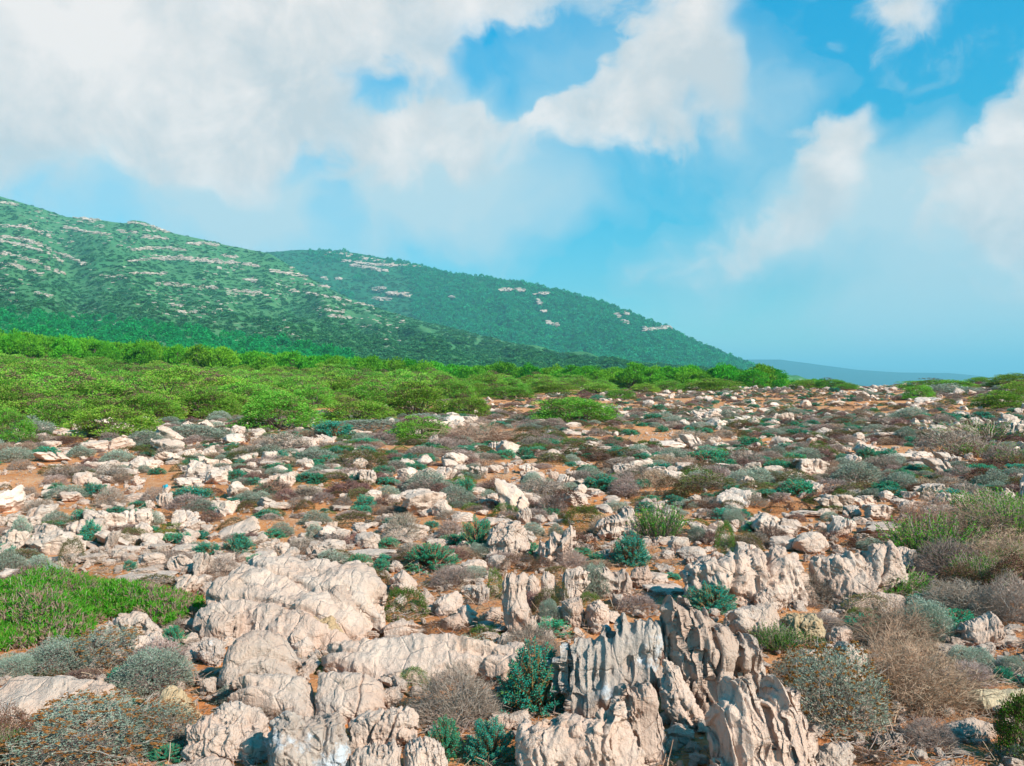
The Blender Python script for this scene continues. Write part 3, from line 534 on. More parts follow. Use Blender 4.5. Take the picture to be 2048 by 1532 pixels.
hero('eroded rock full of rounded holes left of the white block', C1, [(1075,1060),(1150,988),(1260,978),(1330,928),(1420,938),(1520,960),(1585,1010),(1600,1140),(1500,1210),(1350,1200),(1200,1200),(1090,1150)], 1210, tilt=30, yaw=6, T=.5, R=.5, flute=.10, lump=.11, fr=4, seed=43, n=120, land='the eroded holed rock')
hero('low smooth slab end at the bottom edge under the eroded rock', C1, [(1080,1300),(1140,1222),(1250,1203),(1340,1230),(1420,1300)], 1300, tilt=45, T=.4, R=.5, seed=44, n=70)
bo = dict(chip=.03, tilt=25, R=.35, flute=.015, lump=.03, n=64, facets=8, T=.55)
hero('large smooth angular boulder lying on bare soil', C2, [(785,320),(840,268),(920,238),(955,290),(935,345),(850,378),(800,360)], 378, yaw=-12, seed=45, land='the smooth angular boulder', name='boulder', cat='boulder', **bo)
hero('small grey-faced stone behind the smooth angular boulder', C2, [(685,265),(740,228),(788,282),(755,320),(700,305)], 320, seed=46, **bo)
hero('pale rock on bare soil in front of the smooth angular boulder', C2, [(915,345),(980,318),(1045,372),(1000,418),(930,428)], 428, seed=47, **bo)
hero('broken low rock in front of the smooth angular boulder', C2, [(825,405),(930,368),(985,435),(900,460),(830,440)], 460, seed=48, **bo)
hero('bluish chip of rock at the foot of the tall upright slab', C2, [(1068,395),(1120,338),(1182,333),(1172,385),(1100,405)], 405, seed=49, **bo)
hero('tilted pale block between the dark cushion and the grey twigs', C2, [(525,175),(590,122),(650,158),(692,212),(640,258),(560,245)], 258, seed=50, yaw=18, land='the tilted pale block', **bo)
hero('flat broken rock below the green-topped red cushion', C2, [(465,480),(520,428),(600,402),(695,442),(620,478),(560,505),(480,512)], 512, seed=51, **bo)
hero('yellow-white fractured rock below the pyramid-shaped rock', C1, [(1720,480),(1760,410),(1850,400),(1960,395),(2010,450),(2040,540),(1930,530),(1800,540)], 560, tilt=30, R=.3, flute=.03, lump=.06, seed=52, n=80, mat='ochre', facets=6, T=.5, land='the yellow-white fractured rock')
hero('small cube-like stone right of the orange-blushed boulder', C1, [(1710,560),(1800,508),(1842,560),(1810,620),(1740,635)], 640, seed=53, **bo)
hero('craggy white-topped rock left of the domed slab', C1, [(1180,470),(1195,390),(1260,362),(1330,372),(1420,365),(1400,470),(1330,520),(1220,520)], 540, tilt=18, yaw=-10, R=.4, flute=.08, lump=.06, fr=3.5, seed=54, n=80, T=.5, land='the craggy white-topped rock')
hero('pointed cream rock against the domed slab', C1, [(1390,460),(1420,380),(1455,325),(1500,370),(1550,430),(1530,480)], 490, tilt=15, R=.4, seed=55, n=64, T=.5, facets=5)
hero('smooth white lump under the blue-green spurge tuft', C1, [(760,540),(830,500),(930,480),(960,560),(920,620),(840,600)], 620, tilt=25, R=.5, seed=56, n=70, T=.5, flute=.05)
hero('pale layered rock with shaded flank left of the orange-blushed boulder', C1, [(1165,560),(1190,520),(1250,512),(1320,550),(1290,640),(1230,640),(1180,600)], 660, tilt=15, R=.4, seed=57, n=70, T=.5, mat='rock_white')
hero('wedge of ochre rock beside the shaded bush', C4, [(1510,1110),(1600,1085),(1740,1095),(1870,1085),(1990,1110),(1990,1190),(1750,1180),(1720,1215),(1620,1190)], 1225, tilt=42, R=.35, seed=58, n=90, T=.4, mat='ochre', land='the ochre wedge rock', facets=4)
hero('dark-topped rock under the tangled shrubs', C4, [(1460,760),(1480,710),(1560,680),(1660,640),(1710,680),(1750,740),(1690,790),(1600,815),(1500,800)], 830, tilt=25, yaw=-10, R=.4, seed=59, n=90, T=.5, flute=.06, land='the rock under the tangled shrubs')
hero('pale shaded slab on the sandy path edge', C4, [(1390,1300),(1560,1255),(1690,1290),(1700,1350),(1560,1360),(1420,1345)], 1370, tilt=50, R=.5, seed=60, n=80, T=.4, lump=.06)
hero('leaning stone at the foot of the big grey twig shrub', C4, [(720,790),(760,740),(840,725),(870,770),(820,830),(740,830)], 840, tilt=20, R=.4, seed=61, n=64, T=.5)

# ------------------------------------------------------------------ labels worked out from what a thing stands beside
PEND = []
ORD = 'nearest second third fourth fifth sixth seventh eighth ninth tenth eleventh twelfth thirteenth fourteenth fifteenth sixteenth seventeenth eighteenth nineteenth twentieth'.split()
def resolve_labels():
    groups = {}
    for o, phrase, px, py in PEND:
        best = sorted(LAND, key=lambda l: abs(l[1] - px) + 2.2 * abs(l[2] - py))
        l = best[0] if abs(best[0][1] - px) + abs(best[0][2] - py) > 4 else best[1]
        dx, dy = px - l[1], (py - l[2]) * 2.2
        rel = ('right of' if dx > 0 else 'left of') if abs(dx) > abs(dy) else ('beyond' if dy < 0 else 'in front of')
        groups.setdefault((phrase, rel, l[0]), []).append((abs(dx) + abs(dy), o))
    for (phrase, rel, l), v in groups.items():
        v.sort(key=lambda t: t[0])
        for k, (_, o) in enumerate(v):
            r = '' if len(v) == 1 else (', nearest' if k == 0 else f', {ORD[min(k, 19)]} out')
            o['label'] = f'{phrase} {rel} {l}{r}'
            if k >= 20: o['label'] = f'{phrase} far {rel} {l}'; o['group'] = 'outlying ' + o['category'] + 's ' + rel + ' ' + l
def size_word(wpx): return 'tiny' if wpx < 18 else 'small' if wpx < 36 else 'mid-sized' if wpx < 64 else 'large'

# ------------------------------------------------------------------ mid-ground rocks read off the photo: (cx, base y, width, height, kind[, landmark])
MID = []
for crop, rows in ((C5, """75 955 170 150 U|350 965 270 170 B cracked.white.block|230 775 190 115 F leaning.ochre.plates|320 630 120 62 B|485 548 110 78 R lone.rounded.rock|1100 570 150 68 B pale.oblong.block|970 602 52 58 B!|
955 685 100 98 U shaded.upright.rock|880 697 50 60 U|790 805 180 125 U clefted.rock.group|800 645 150 50 S|665 812 45 50 B|650 932 110 130 F grey.leaning.rock|745 947 150 46 S|540 1022 150 70 B stepped.cream.rock|590 990 52 62 B|640 1027 60 40 B|
355 1037 50 40 B|750 1002 90 60 R|890 1038 170 100 R|1060 1052 140 112 F tilted.oval.block|1190 1092 110 150 F|1270 1062 120 100 B|950 942 120 60 B|1110 970 190 72 S|1310 1022 130 80 B|1160 807 80 50 B|1470 807 70 62 B|
1520 722 80 46 B|1270 702 90 62 B|1680 562 90 72 U|1600 527 50 32 B|1845 607 70 46 U|1570 447 100 52 B|1450 502 80 32 S|1630 482 50 36 B|820 472 110 62 B|680 502 220 42 S|330 472 80 46 U|545 452 90 36 B|620 582 50 42 B|
1230 377 70 42 B|980 372 90 36 B|1040 377 50 36 B|1790 352 90 76 F ribbed.far.rock|1690 332 90 42 B|1850 312 70 36 B|1910 332 80 50 B|300 332 110 42 B|375 367 120 36 S flat.white.rock|590 342 120 26 S|110 332 40 26 B|
1560 940 90 62 B|1650 962 80 82 B|1755 907 110 52 R|1680 1002 120 56 B|1830 990 70 92 F|1940 958 150 92 B|1540 985 130 42 S|1910 867 60 40 B|1990 892 90 72 U|1930 502 170 42 S|1990 502 80 36 B|1010 432 80 26 S|880 422 40 30 B|
1810 652 60 32 B|1710 622 50 26 B|1640 702 120 52 B|60 642 110 42 B|20 575 60 44 B|90 762 80 42 B|30 792 70 60 B|860 1130 330 60 S|1250 1170 120 60 B|70 1130 160 90 R"""),
 (C6, """320 540 80 82 U|400 557 90 102 U split.upright.rock|740 538 110 92 F|850 535 130 92 F white.ridge.rock|940 542 60 62 B|940 492 110 62 B|1050 512 110 72 U|1140 482 90 52 B|1210 492 30 46 U|1340 492 110 62 U|1400 532 70 62 U|1485 527 60 56 B|
1550 575 110 92 F grey.leaning.plate|1320 522 60 36 B|1660 502 70 36 B|660 657 170 76 B furrowed.cream.rock|830 737 110 112 B square.topped.rock|745 697 80 72 R|545 672 80 62 B|430 642 90 62 B|260 642 60 42 B|950 768 130 62 S|1070 737 70 36 B|
1035 612 110 52 R|1190 607 90 56 B|1090 692 90 62 B|1380 672 70 62 R|1310 782 80 102 U|1400 782 90 62 B|1480 772 70 52 B|1375 838 110 46 S|85 607 80 46 B|240 702 100 32 S|80 802 90 42 B|190 812 60 46 B|350 807 60 36 B|430 802 60 36 B|
240 872 100 62 B|180 958 160 86 B|80 990 80 84 F|400 918 150 100 R hollowed.round.rock|410 988 290 72 S long.cream.slab|160 882 70 42 B|20 902 60 52 B|810 912 120 52 B|1110 978 120 32 S|560 1058 80 62 B|1020 1062 150 86 R|1170 1048 130 92 R|
60 332 130 62 F|160 332 80 52 B|380 267 80 32 B|520 257 90 32 B|280 277 70 42 B|790 317 60 62 F|1320 272 60 32 U|1380 272 50 36 B|1590 267 110 36 S|1460 277 40 46 F|1760 362 170 42 S low.grey.slab|1700 332 110 42 B|1600 362 110 32 S|
1980 352 100 42 B|1890 482 110 62 F|1980 482 110 72 B|1690 612 110 42 B|1770 707 80 32 B|1820 652 90 42 R|1090 300 70 40 B|1900 150 90 30 B|1600 215 90 30 B|1700 120 80 26 B"""),
 (C7, """335 388 150 52 S flat.balanced.slab|260 362 40 36 F|890 357 80 36 B|1250 337 60 42 R|1390 337 130 42 B oblong.far.block|1650 302 140 42 F pale.far.wedge|115 502 100 52 F|200 492 120 62 B|280 517 120 62 F|430 502 140 62 S|345 507 50 46 B|530 477 80 52 B|
640 497 90 46 B|740 492 80 56 B|840 502 100 46 B|1020 515 150 102 U ridged.dome.rock|910 522 60 32 B|1220 467 80 62 F|1460 447 150 52 B|1560 442 90 52 B|1640 495 140 82 F orange.streaked.rock|1680 452 110 62 F|1750 472 80 32 B|1520 472 90 32 S|1310 522 40 42 B|
2030 545 50 52 R|1130 690 180 105 F layered.leaning.rock|1270 662 110 62 F|1345 722 130 86 U|1440 662 80 42 B|1680 692 110 46 B|1960 682 110 66 B|1250 742 90 42 B|990 708 150 36 S|840 805 90 92 U|920 788 100 76 B|890 868 140 76 R smooth.oval.boulder|
1015 885 160 118 R|1170 812 120 112 F two.part.pale.rock|1070 772 60 42 B|1385 803 230 76 S pocked.low.slab|1270 842 120 62 B|380 868 100 76 R|440 915 140 76 R|330 917 60 46 B|700 900 100 72 F|300 130 50 20 B|1310 110 60 22 B|1590 165 130 36 F whitish.outcrop|
215 232 60 28 U|620 190 80 20 B|1150 175 90 30 B|450 115 60 16 S|1250 115 70 16 B|480 225 90 20 B|1460 210 60 18 B|700 300 80 20 B"""),
 (C4, """480 820 60 70 B|560 815 60 40 B|660 830 70 44 B|740 690 100 60 S|1420 880 160 50 S|1540 850 100 50 B|1750 850 180 70 S|1800 780 120 60 B|1480 860 70 60 B|1000 660 80 40 S|1340 640 110 50 R|1690 660 80 60 B|1120 1430 110 100 F reddish.tilted.stone|
1650 960 80 34 S|1780 1000 120 70 S|1600 1420 80 40 S|1500 1480 100 40 S|700 830 90 40 B"""),
 (C3, """1060 1150 150 110 B|1130 1190 90 70 B|1000 1210 90 110 B|1190 1080 110 70 B|890 1255 130 60 B|1160 1260 100 70 B|1080 1050 60 40 B|930 1050 50 50 B|360 480 90 40 S|900 190 160 60 S|960 260 220 70 S low.slab.by.the.upright.row|1190 300 150 80 B"""),
 (C2, """330 500 70 60 B|400 520 120 50 S|200 540 110 40 B|640 470 60 40 B|760 380 90 60 B|860 370 60 40 B|1090 450 90 40 S|1180 410 70 40 B|1000 260 110 60 B|1060 310 110 120 U|910 150 100 60 R|560 120 70 60 B|430 60 150 50 S|700 500 80 40 B|560 900 80 60 B"""),
 (C1, """1100 270 150 130 F|1230 260 110 80 B|960 190 120 40 S|860 160 180 60 S|1200 200 100 60 B|1440 60 110 50 B|1300 200 100 50 S|1110 470 100 70 B|30 800 60 60 B|1230 860 110 120 B|1640 560 50 60 B|1330 130 120 60 S|1130 560 70 50 B""")):
    ox, oy, s = crop
    for row in rows.replace('\n', '').split('|'):
        t = row.split(); 
        if len(t) < 5: continue
        MID.append((ox + float(t[0]) / s, oy + float(t[1]) / s, float(t[2]) / s, float(t[3]) / s, t[4], t[5].replace('.', ' ') if len(t) > 5 else None))
RNG = np.random.default_rng(11)
SHAPE_WORDS = {'B': 'angular pale', 'U': 'upright ridged', 'F': 'leaning plated', 'S': 'flat pale', 'R': 'rounded pale'}
TAKEN = []                                          # ground circles already occupied: x, y, radius
def put_rock(px, py, w, h, k, rng):
    p = G(px, py); d = p[1]; phi = EYE / d
    W = w / F * d; dep = W * rng.uniform(.55, .85); Hh = max(h / F * d - dep * phi * .6, .45 * h / F * d) * 1.12
    me = ROCK[k[0]][rng.integers(len(ROCK[k[0]]))]
    y = d + dep * .42; x = p[0] * y / d
    fl = -1 if rng.random() < .5 else 1
    o = link('limestone_rock', me, (x, y, float(H(x, y)) - Hh * .2), rng.normal(0, .22) + (PI if fl < 0 else 0), (W * 1.1, dep * 1.1, Hh))
    TAKEN.append((x, y, W * .5)); return o
for (px, py, w, h, k, lm) in MID:
    o = put_rock(px, py, w, h, k, RNG); painted = k.endswith('!')
    if painted:
        tag(o, 'small white rock with a turquoise paint mark on top', 'rock', 'rocks of the plain'); LAND.append(('the turquoise-marked rock', px, py - h / 2)); PAINTED = o; continue
    tag(o, None or 'x', 'rock', 'rocks of the plain')
    if lm: o['label'] = f'the {lm}'.replace('the ', '', 1) + ' standing on the scrubby plain'; LAND.append(('the ' + lm, px, py - h / 2))
    else: PEND.append((o, f'{size_word(w)} {SHAPE_WORDS[k[0]]} rock', px, py - h / 2))
# the paint mark is a daub on the upper face of its rock
def daub(o, mat):
    me = o.data; n = len(me.polygons); c = np.zeros(n * 3); me.polygons.foreach_get('center', c); c = c.reshape(-1, 3)
    nn = np.zeros(n * 3); me.polygons.foreach_get('normal', nn); nn = nn.reshape(-1, 3)
    s = 1 if abs(math.cos(o.rotation_euler[2])) > 0 and math.cos(o.rotation_euler[2]) > 0 else -1
    sel = ((c[:, 0] * s - .05) ** 2 / .06 + (c[:, 2] - .86) ** 2 / .05 + .25 * vnoise(c * 9, 3) < 1) & (c[:, 1] * s < .2)
    q = np.array([list(me.polygons[i].vertices) for i in np.nonzero(sel)[0]])
    v = np.zeros(len(me.vertices) * 3, np.float32); me.vertices.foreach_get('co', v); v = v.reshape(-1, 3)
    vn = np.zeros(len(me.vertices) * 3, np.float32); me.vertex_normals.foreach_get('vector', vn); v = v + vn.reshape(-1, 3) * .012
    u, inv = np.unique(q.ravel(), return_inverse=True)
    m, nt = new_mat('turquoise_paint'); finish(nt, (.01, .33, .42), .6)
    return link('paint_mark', make_mesh('paint_mark', v[u], inv.reshape(-1, 4), [m], smooth=True), parent=o)
daub(PAINTED, None)

# ------------------------------------------------------------------ plants placed from the photo
NAMES = {'dry': ('dry_shrub', 'shrub', 'grey-brown dry twiggy shrub'), 'red': ('dry_shrub', 'shrub', 'reddish-brown dry shrub'), 'straw': ('dry_shrub', 'shrub', 'straw-coloured dry shrub'),
         'silver': ('silver_shrub', 'shrub', 'silvery grey-green shrub'), 'heads': ('flower_head_shrub', 'shrub', 'silvery shrub with brown dried flower heads'),
         'spurge': ('spurge_plant', 'plant', 'blue-green spurge'), 'cushion': ('cushion_shrub', 'shrub', 'dense dark olive-brown cushion shrub'),
         'green': ('cushion_shrub', 'shrub', 'dense green cushion shrub'), 'redc': ('cushion_shrub', 'shrub', 'dense reddish cushion shrub'),
         'juniper': ('juniper_bush', 'bush', 'rounded green juniper bush'), 'sprig': ('green_shrub', 'shrub', 'bright green feathery shrub'), 'bare': ('bare_bush', 'bush', 'leafless grey bush')}
GROUPS = {'shrub': 'low shrubs of the rocky plain', 'plant': 'spurges of the rocky plain', 'bush': 'bushes at the edge of the plain'}
def thing(kind, parts, loc, rz, sc, split=True):
    nm, cat, ph = NAMES[kind]
    if not split:
        key = id(parts)
        if key not in ONE: ONE[key] = one(parts)
        o = link(nm, ONE[key], loc, rz, sc)
    else:
        o = link(nm, None, loc, rz, sc); o.empty_display_size = .1
        for pn, me in parts.items():
            c = link({'stems': 'stem', 'twigs': 'twig', 'branches': 'branch'}.get(pn, pn), me, parent=o)
            if pn == 'flower_heads': c['kind'] = 'stuff'
    o['category'] = cat; o['group'] = GROUPS[cat]; return o
ONE = {}
def put_plant(kind, px, py, w, h, label=None, land=None, parts=None, split=True, rng=RNG, hs=1.0, z=0.0):
    p = G(px, py); d = p[1]; W = w / F * d; phi = EYE / d
    Hh = max(h / F * d - W * phi * .5, .45 * h / F * d) * hs * (1.3 if d < 9 else 1.1)
    y = d + W * .40; x = p[0] * y / d
    pr = parts or PL[kind][rng.integers(len(PL[kind]))]
    o = thing(kind, pr, (x, y, float(H(x, y)) - .01 + z), rng.uniform(0, 2 * PI) if kind != 'juniper' else rng.normal(0, .4), (W * 1.06, W * rng.uniform(.85, 1.05), Hh), split)
    TAKEN.append((x, y, W * .45))
    if label: o['label'] = label
    else: PEND.append((o, f'{size_word(w)} {NAMES[kind][2]}', px, py - h / 2))
    if land: LAND.append((land, px, py - h / 2))
    return o
NEAR = {'spurge': [p_spurge(s, 150, 40, .050, .017, .3, .36) for s in (121, 122)], 'spurge_s': [p_spurge(s, 60, 30, .09, .03, .25, .45) for s in (123, 124)],
        'dry': [p_dry(s, 4200, .17, .0055, 'twig', 80, (4, 3), .006, .26, .4, .32) for s in (131, 132, 133)], 'straw': [p_dry(s, 2600, .16, .005, 'straw', 150, (5, 4), .006, .4, .05, .5) for s in (134, 135)],
        'heads': [p_silver(s, 7000, .036, .011, 420, nt=70, tn=2500) for s in (141, 142)], 'silver': [p_silver(s, 7000, .05, .014, 0, nt=60, tn=2000) for s in (143, 144)],
        'green': [p_cushion(s, 6000, 'cushion_green', .045, .014) for s in (151, 152)], 'cushion': [p_cushion(s, 6000, 'cushion', .04, .013) for s in (153, 154)],
        'redc': [p_cushion(s, 5500, 'red_cushion', .042, .014) for s in (155,)], 'sprig': [p_sprigs(s, 260, 38, dry=.14, l=.045, w=.015) for s in (161, 162)],
        'broom': [p_bush(171, 110, 70, 'cushion_green', .05, .018, .9, .05)]}
def cp(crop, x, y): return crop[0] + x / crop[2], crop[1] + y / crop[2]
def P(kind, crop, cx, by, w, h, label=None, near=None, land=None, **kw):
    px, py = cp(crop, cx, by); pr = NEAR[near][RNG.integers(len(NEAR[near]))] if near else None
    if crop is C4 and cx > 1250 and by < 620: kw['hs'] = 1.55            # the tall tangled bank
    return put_plant(kind, px, py, w / crop[2], h / crop[2], label, land, pr, **kw)
# nearest plants
P('spurge', C2, 1370, 1010, 490, 430, 'large bright teal spurge with yellow tips beside the grey crest', 'spurge', 'the large bright spurge')
P('spurge', C2, 1120, 1290, 340, 280, 'teal spurge sprawling at the bottom edge under the large bright spurge', 'spurge')
P('spurge', C2, 840, 1275, 250, 240, 'soft green spurge growing over the humped rock at the bottom edge', 'spurge')
P('spurge', C3, 240, 1290, 110, 80, 'tuft of spurge at the foot of the low front rock wall', 'spurge_s')
P('spurge', C3, 990, 985, 120, 110, 'spurge sprouting from the gap beside the narrow leaning fin', 'spurge_s')
P('spurge', C3, 310, 520, 240, 110, 'spurge creeping over soil beyond the grey jagged crest', 'spurge_s')
P('spurge', C3, 1230, 400, 330, 170, 'dark teal spurge hanging behind the peak of the tallest blade', 'spurge', z=.02)
P('spurge', C1, 1010, 590, 210, 130, 'round blue-green spurge tuft beside the craggy white-topped rock', 'spurge', 'the round spurge tuft')
P('spurge', C1, 350, 970, 150, 110, 'blue-green spurge at the lower edge of the wide split slab', 'spurge_s')
P('spurge', C1, 800, 1020, 200, 120, 'spurge behind the flower-head shrub near the pinkish lump', 'spurge_s')
P('spurge', C1, 980, 1280, 260, 120, 'pale teal spurge at the bottom edge beside the silver shrub', 'spurge')
P('green', C3, 590, 945, 180, 170, 'dark green cushion sheltering in the shade of the grey crest', 'green')
P('green', C3, 1180, 930, 100, 90, 'little green cushion in the hollow under the tallest blade', 'green')
P('silver', C3, 790, 800, 230, 230, 'silvery plant with orange flower heads between the crest and the blade', 'heads', 'the silvery plant in the cleft')
P('dry', C3, 900, 660, 170, 130, 'dark dry twigs in the cleft behind the grey crest', 'dry')
P('dry', C2, 920, 1090, 560, 380, 'big grey brittle twig shrub beside the large bright spurge', 'dry', 'the big grey twig shrub')
P('heads', C2, 960, 730, 480, 200, 'brown-headed silvery shrub growing over the long low slab', 'heads', 'the shrub on the long slab')
P('dry', C2, 1360, 720, 420, 250, 'mesh of fine grey twigs between the long slab and the grey crest', 'dry')
P('green', C2, 660, 840, 220, 130, 'green and red cushion tucked below the long low slab', 'green')
P('green', C2, 230, 730, 300, 110, 'green creeping cushion between the long low slab and the cracked block', 'green')
P('dry', C2, 270, 1000, 200, 220, 'thin dark dead twigs in front of the cracked flat-topped block', 'dry')
P('dry', C1, 1620, 1020, 400, 170, 'flat grey twig shrub in front of the wedge-shaped block', 'dry')
P('silver', C1, 1390, 930, 260, 130, 'small silver-green plant leaning on the wedge-shaped block', 'silver')
P('dry', C2, 170, 1290, 280, 130, 'brown dry grass tuft below the chalk-white block', 'straw')
P('heads', C1, 640, 720, 560, 210, 'brown-headed silvery shrub below the humped rock by the green mat', 'heads', 'the brown-headed shrub by the green mat')
P('silver', C1, 330, 760, 420, 200, 'long silver-green shrub between the green mat and the wide split slab', 'silver')
P('silver', C1, 90, 790, 260, 150, 'pale silver shrub at the picture edge above the wide split slab', 'silver')
P('silver', C1, 900, 870, 480, 280, 'broad silver-green shrub with grey twigs behind the pinkish lump', 'silver', 'the broad silver-green shrub')
P('dry', C1, 640, 950, 220, 130, 'grey twiggy shrub standing on the end of the wide split slab', 'dry')
P('heads', C1, 560, 1290, 950, 400, 'very large silvery shrub with brown heads along the bottom edge', 'heads', 'the very large silvery shrub')
P('heads', C1, 950, 1170, 380, 250, 'second silvery shrub with brown heads next to the eroded rock', 'heads')
P('dry', C1, 430, 1330, 600, 240, 'tangle of grey twigs in front of the very large silvery shrub', 'dry')
P('redc', C1, 60, 1290, 260, 320, 'red and green leafy clump at the bottom left corner', 'redc')
P('sprig', C1, 30, 1240, 150, 220, 'bright green sprig inside the red leafy clump', 'sprig')
P('heads', C4, 770, 1400, 640, 480, 'large rounded shrub covered in brown dried flower heads', 'heads', 'the large flower-head shrub')
P('heads', C4, 560, 1180, 300, 260, 'smaller shrub with brown flower heads behind the twin-peaked blade', 'heads')
P('straw', C4, 1130, 1240, 420, 400, 'grey-brown tangle of dead branches behind the spiky rock', 'straw')
P('straw', C4, 1270, 1270, 640, 440, 'biggest tangle of curved straw-brown dead branches above the bare soil', 'straw', 'the straw-brown tangle')
P('straw', C4, 1110, 880, 440, 280, 'straw-grey twig shrub below the flat pale slab', 'straw')
P('dry', C4, 1320, 1450, 320, 180, 'pile of bleached branches lying on the sandy soil', 'dry')
P('silver', C4, 1310, 840, 320, 230, 'silvery shrub beside the rock under the tangled shrubs', 'silver')
P('silver', C4, 1560, 1010, 280, 150, 'low silver shrub on the stony slope above the ochre wedge', 'silver')
P('silver', C4, 1800, 1030, 160, 110, 'grey-white shrub at the picture edge above the ochre wedge', 'silver')
P('dry', C4, 1550, 1080, 330, 140, 'pale grey twig cushion next to the straw-brown tangle', 'dry')
P('spurge', C4, 1750, 1070, 120, 100, 'teal spurge on the stony slope above the ochre wedge', 'spurge_s')
P('juniper', C4, 1870, 1540, 380, 400, 'dense dark green bush in the bottom right corner', 'broom', 'the dark corner bush')
P('silver', C4, 1830, 1560, 160, 130, 'silver sprig in front of the dark green corner bush', 'silver')
P('redc', C4, 950, 1560, 300, 110, 'reddish creeping cushion at the bottom edge by the sandy soil', 'redc')
P('sprig', C4, 450, 890, 200, 160, 'yellow-green feathery sprig behind the tallest blade', 'sprig')
P('green', C4, 670, 860, 80, 50, 'tiny green cushion below the yellowish pitted boulder', 'green')
P('green', C4, 930, 710, 170, 90, 'dark green cushion under the flat pale slab', 'green')
P('dry', C4, 660, 620, 340, 170, 'round grey twig shrub in front of the long grooved wall', 'dry', 'the round grey twig shrub')
P('dry', C4, 690, 760, 330, 110, 'dark flattened twigs below the round grey twig shrub', 'dry')
P('sprig', C4, 1100, 560, 340, 190, 'yellow-green feathery shrub under the second grooved wall', 'sprig', 'the yellow-green feathery shrub')
P('dry', C4, 1520, 690, 500, 210, 'wide fan of bleached branches above the rock under the tangled shrubs', 'dry')
P('dry', C4, 1790, 730, 400, 260, 'second fan of bleached branches at the picture edge', 'dry')
P('sprig', C4, 1360, 375, 420, 200, 'blue-green feathery shrub in the tangled bank', 'sprig')
P('dry', C4, 1430, 470, 480, 170, 'grey twig mass under the blue-green feathery shrub', 'dry', 'the grey twig mass')
P('straw', C4, 1620, 330, 520, 190, 'pinkish-brown twig shrub on top of the tangled bank', 'straw')
P('sprig', C4, 1700, 130, 360, 150, 'bright green feathery shrub crowning the tangled bank', 'sprig', 'the crowning green shrub')
P('straw', C4, 1720, 470, 480, 180, 'brown twig shrub with green tips in the tangled bank', 'straw')
P('sprig', C4, 1820, 300, 320, 220, 'yellow-green shrub at the edge of the tangled bank', 'sprig')
P('sprig', C4, 1620, 515, 230, 150, 'green sprigs among the brown twigs of the tangled bank', 'sprig')
P('sprig', C4, 1830, 440, 190, 130, 'green reeds at the picture edge under the yellow-green shrub', 'sprig')
P('redc', C4, 1830, 590, 380, 170, 'rust-brown matted shrub at the picture edge', 'redc')
P('straw', C4, 1310, 220, 300, 140, 'pinkish dry shrub behind the grey shaded block', 'straw')
P('dry', C4, 1250, 300, 200, 100, 'dry grey shrub touching the grey shaded block', 'dry')
P('silver', C2, 1720, 290, 210, 190, 'silver-grey plant growing from the upright stone row', 'silver', 'the silver plant of the upright row')
P('green', C2, 1690, 330, 130, 80, 'fresh green cushion under the silver plant of the upright row', 'green')
P('cushion', C2, 1440, 380, 180, 140, 'brown cushion wedged behind the stepped foot of the tall slab', 'cushion')
P('silver', C2, 1460, 450, 140, 130, 'pale silver plant below the brown wedged cushion', 'silver')
P('cushion', C2, 1520, 350, 120, 150, 'olive cushion between the upright stones', 'cushion')
P('green', C2, 1140, 290, 100, 170, 'green cushion against the side of the tall upright slab', 'green')
P('redc', C2, 1280, 130, 220, 110, 'reddish-green cushion behind the tall upright slab', 'redc')
P('redc', C2, 1420, 130, 160, 80, 'reddish cushion behind the hollowed upright stone', 'redc')
P('dry', C2, 1580, 110, 200, 100, 'grey twig tuft behind the striped upright stone', 'dry')
P('green', C2, 615, 420, 270, 190, 'round green cushion with reddish top on bare soil', 'green', 'the red-topped green cushion')
P('cushion', C2, 430, 225, 200, 110, 'brown and green cushion at the edge of the domed slab', 'cushion', 'the cushion by the domed slab')
P('green', C2, 345, 420, 60, 60, 'tiny green cushion on the domed slab', 'green')
P('redc', C2, 860, 510, 300, 80, 'rusty creeping cushion behind the long low slab', 'redc')
P('green', C2, 1090, 520, 180, 70, 'green creeping cushion behind the end of the long low slab', 'green')
P('dry', C2, 900, 220, 280, 130, 'dark grey twig shrub above the smooth angular boulder', 'dry', 'the dark twig shrub')
P('spurge', C2, 770, 140, 360, 150, 'wide teal spurge between the domed slab and the tilted block', 'spurge', 'the wide teal spurge')
P('spurge', C2, 350, 110, 180, 80, 'teal spurge at the upper edge of the domed slab', 'spurge')
P('spurge', C2, 490, 90, 120, 60, 'second teal spurge at the upper edge of the domed slab', 'spurge_s')
P('silver', C6, 1050, 985, 150, 80, 'small silver shrub below the big pitted boulder', 'silver')
P('spurge', C6, 1040, 940, 250, 170, 'tall teal spurge left of the big pitted boulder', 'spurge', 'the tall spurge by the pitted boulder')
P('spurge', C6, 1930, 1040, 270, 170, 'bright teal spurge with brown stems below the stepped crest', 'spurge', 'the bright spurge below the stepped crest')
P('spurge', C6, 1735, 1030, 120, 70, 'small teal spurge next to the holed twin-topped rock', 'spurge_s')
P('green', C6, 1660, 800, 240, 140, 'mossy green cushion between the holed rock and the stepped crest', 'green', 'the mossy green cushion')
P('green', C6, 1205, 750, 170, 90, 'rich green cushion behind the big pitted boulder', 'green', 'the rich green cushion')
P('sprig', C7, 280, 830, 200, 170, 'leafy green shrub with bare white stalks beside the stepped crest', 'sprig', 'the leafy shrub with bare stalks')
P('green', C7, 605, 890, 110, 150, 'tall mossy cushion left of the pointed pale stone', 'green', 'the tall mossy cushion')
P('cushion', C7, 710, 880, 160, 90, 'brown-topped cushion beyond the pointed pale stone', 'cushion')
P('spurge', C7, 740, 790, 120, 60, 'pale teal spurge beside the pair of upright rocks', 'spurge_s')
P('silver', C7, 640, 750, 110, 80, 'silvery tuft at the edge of the red soil patch', 'silver')
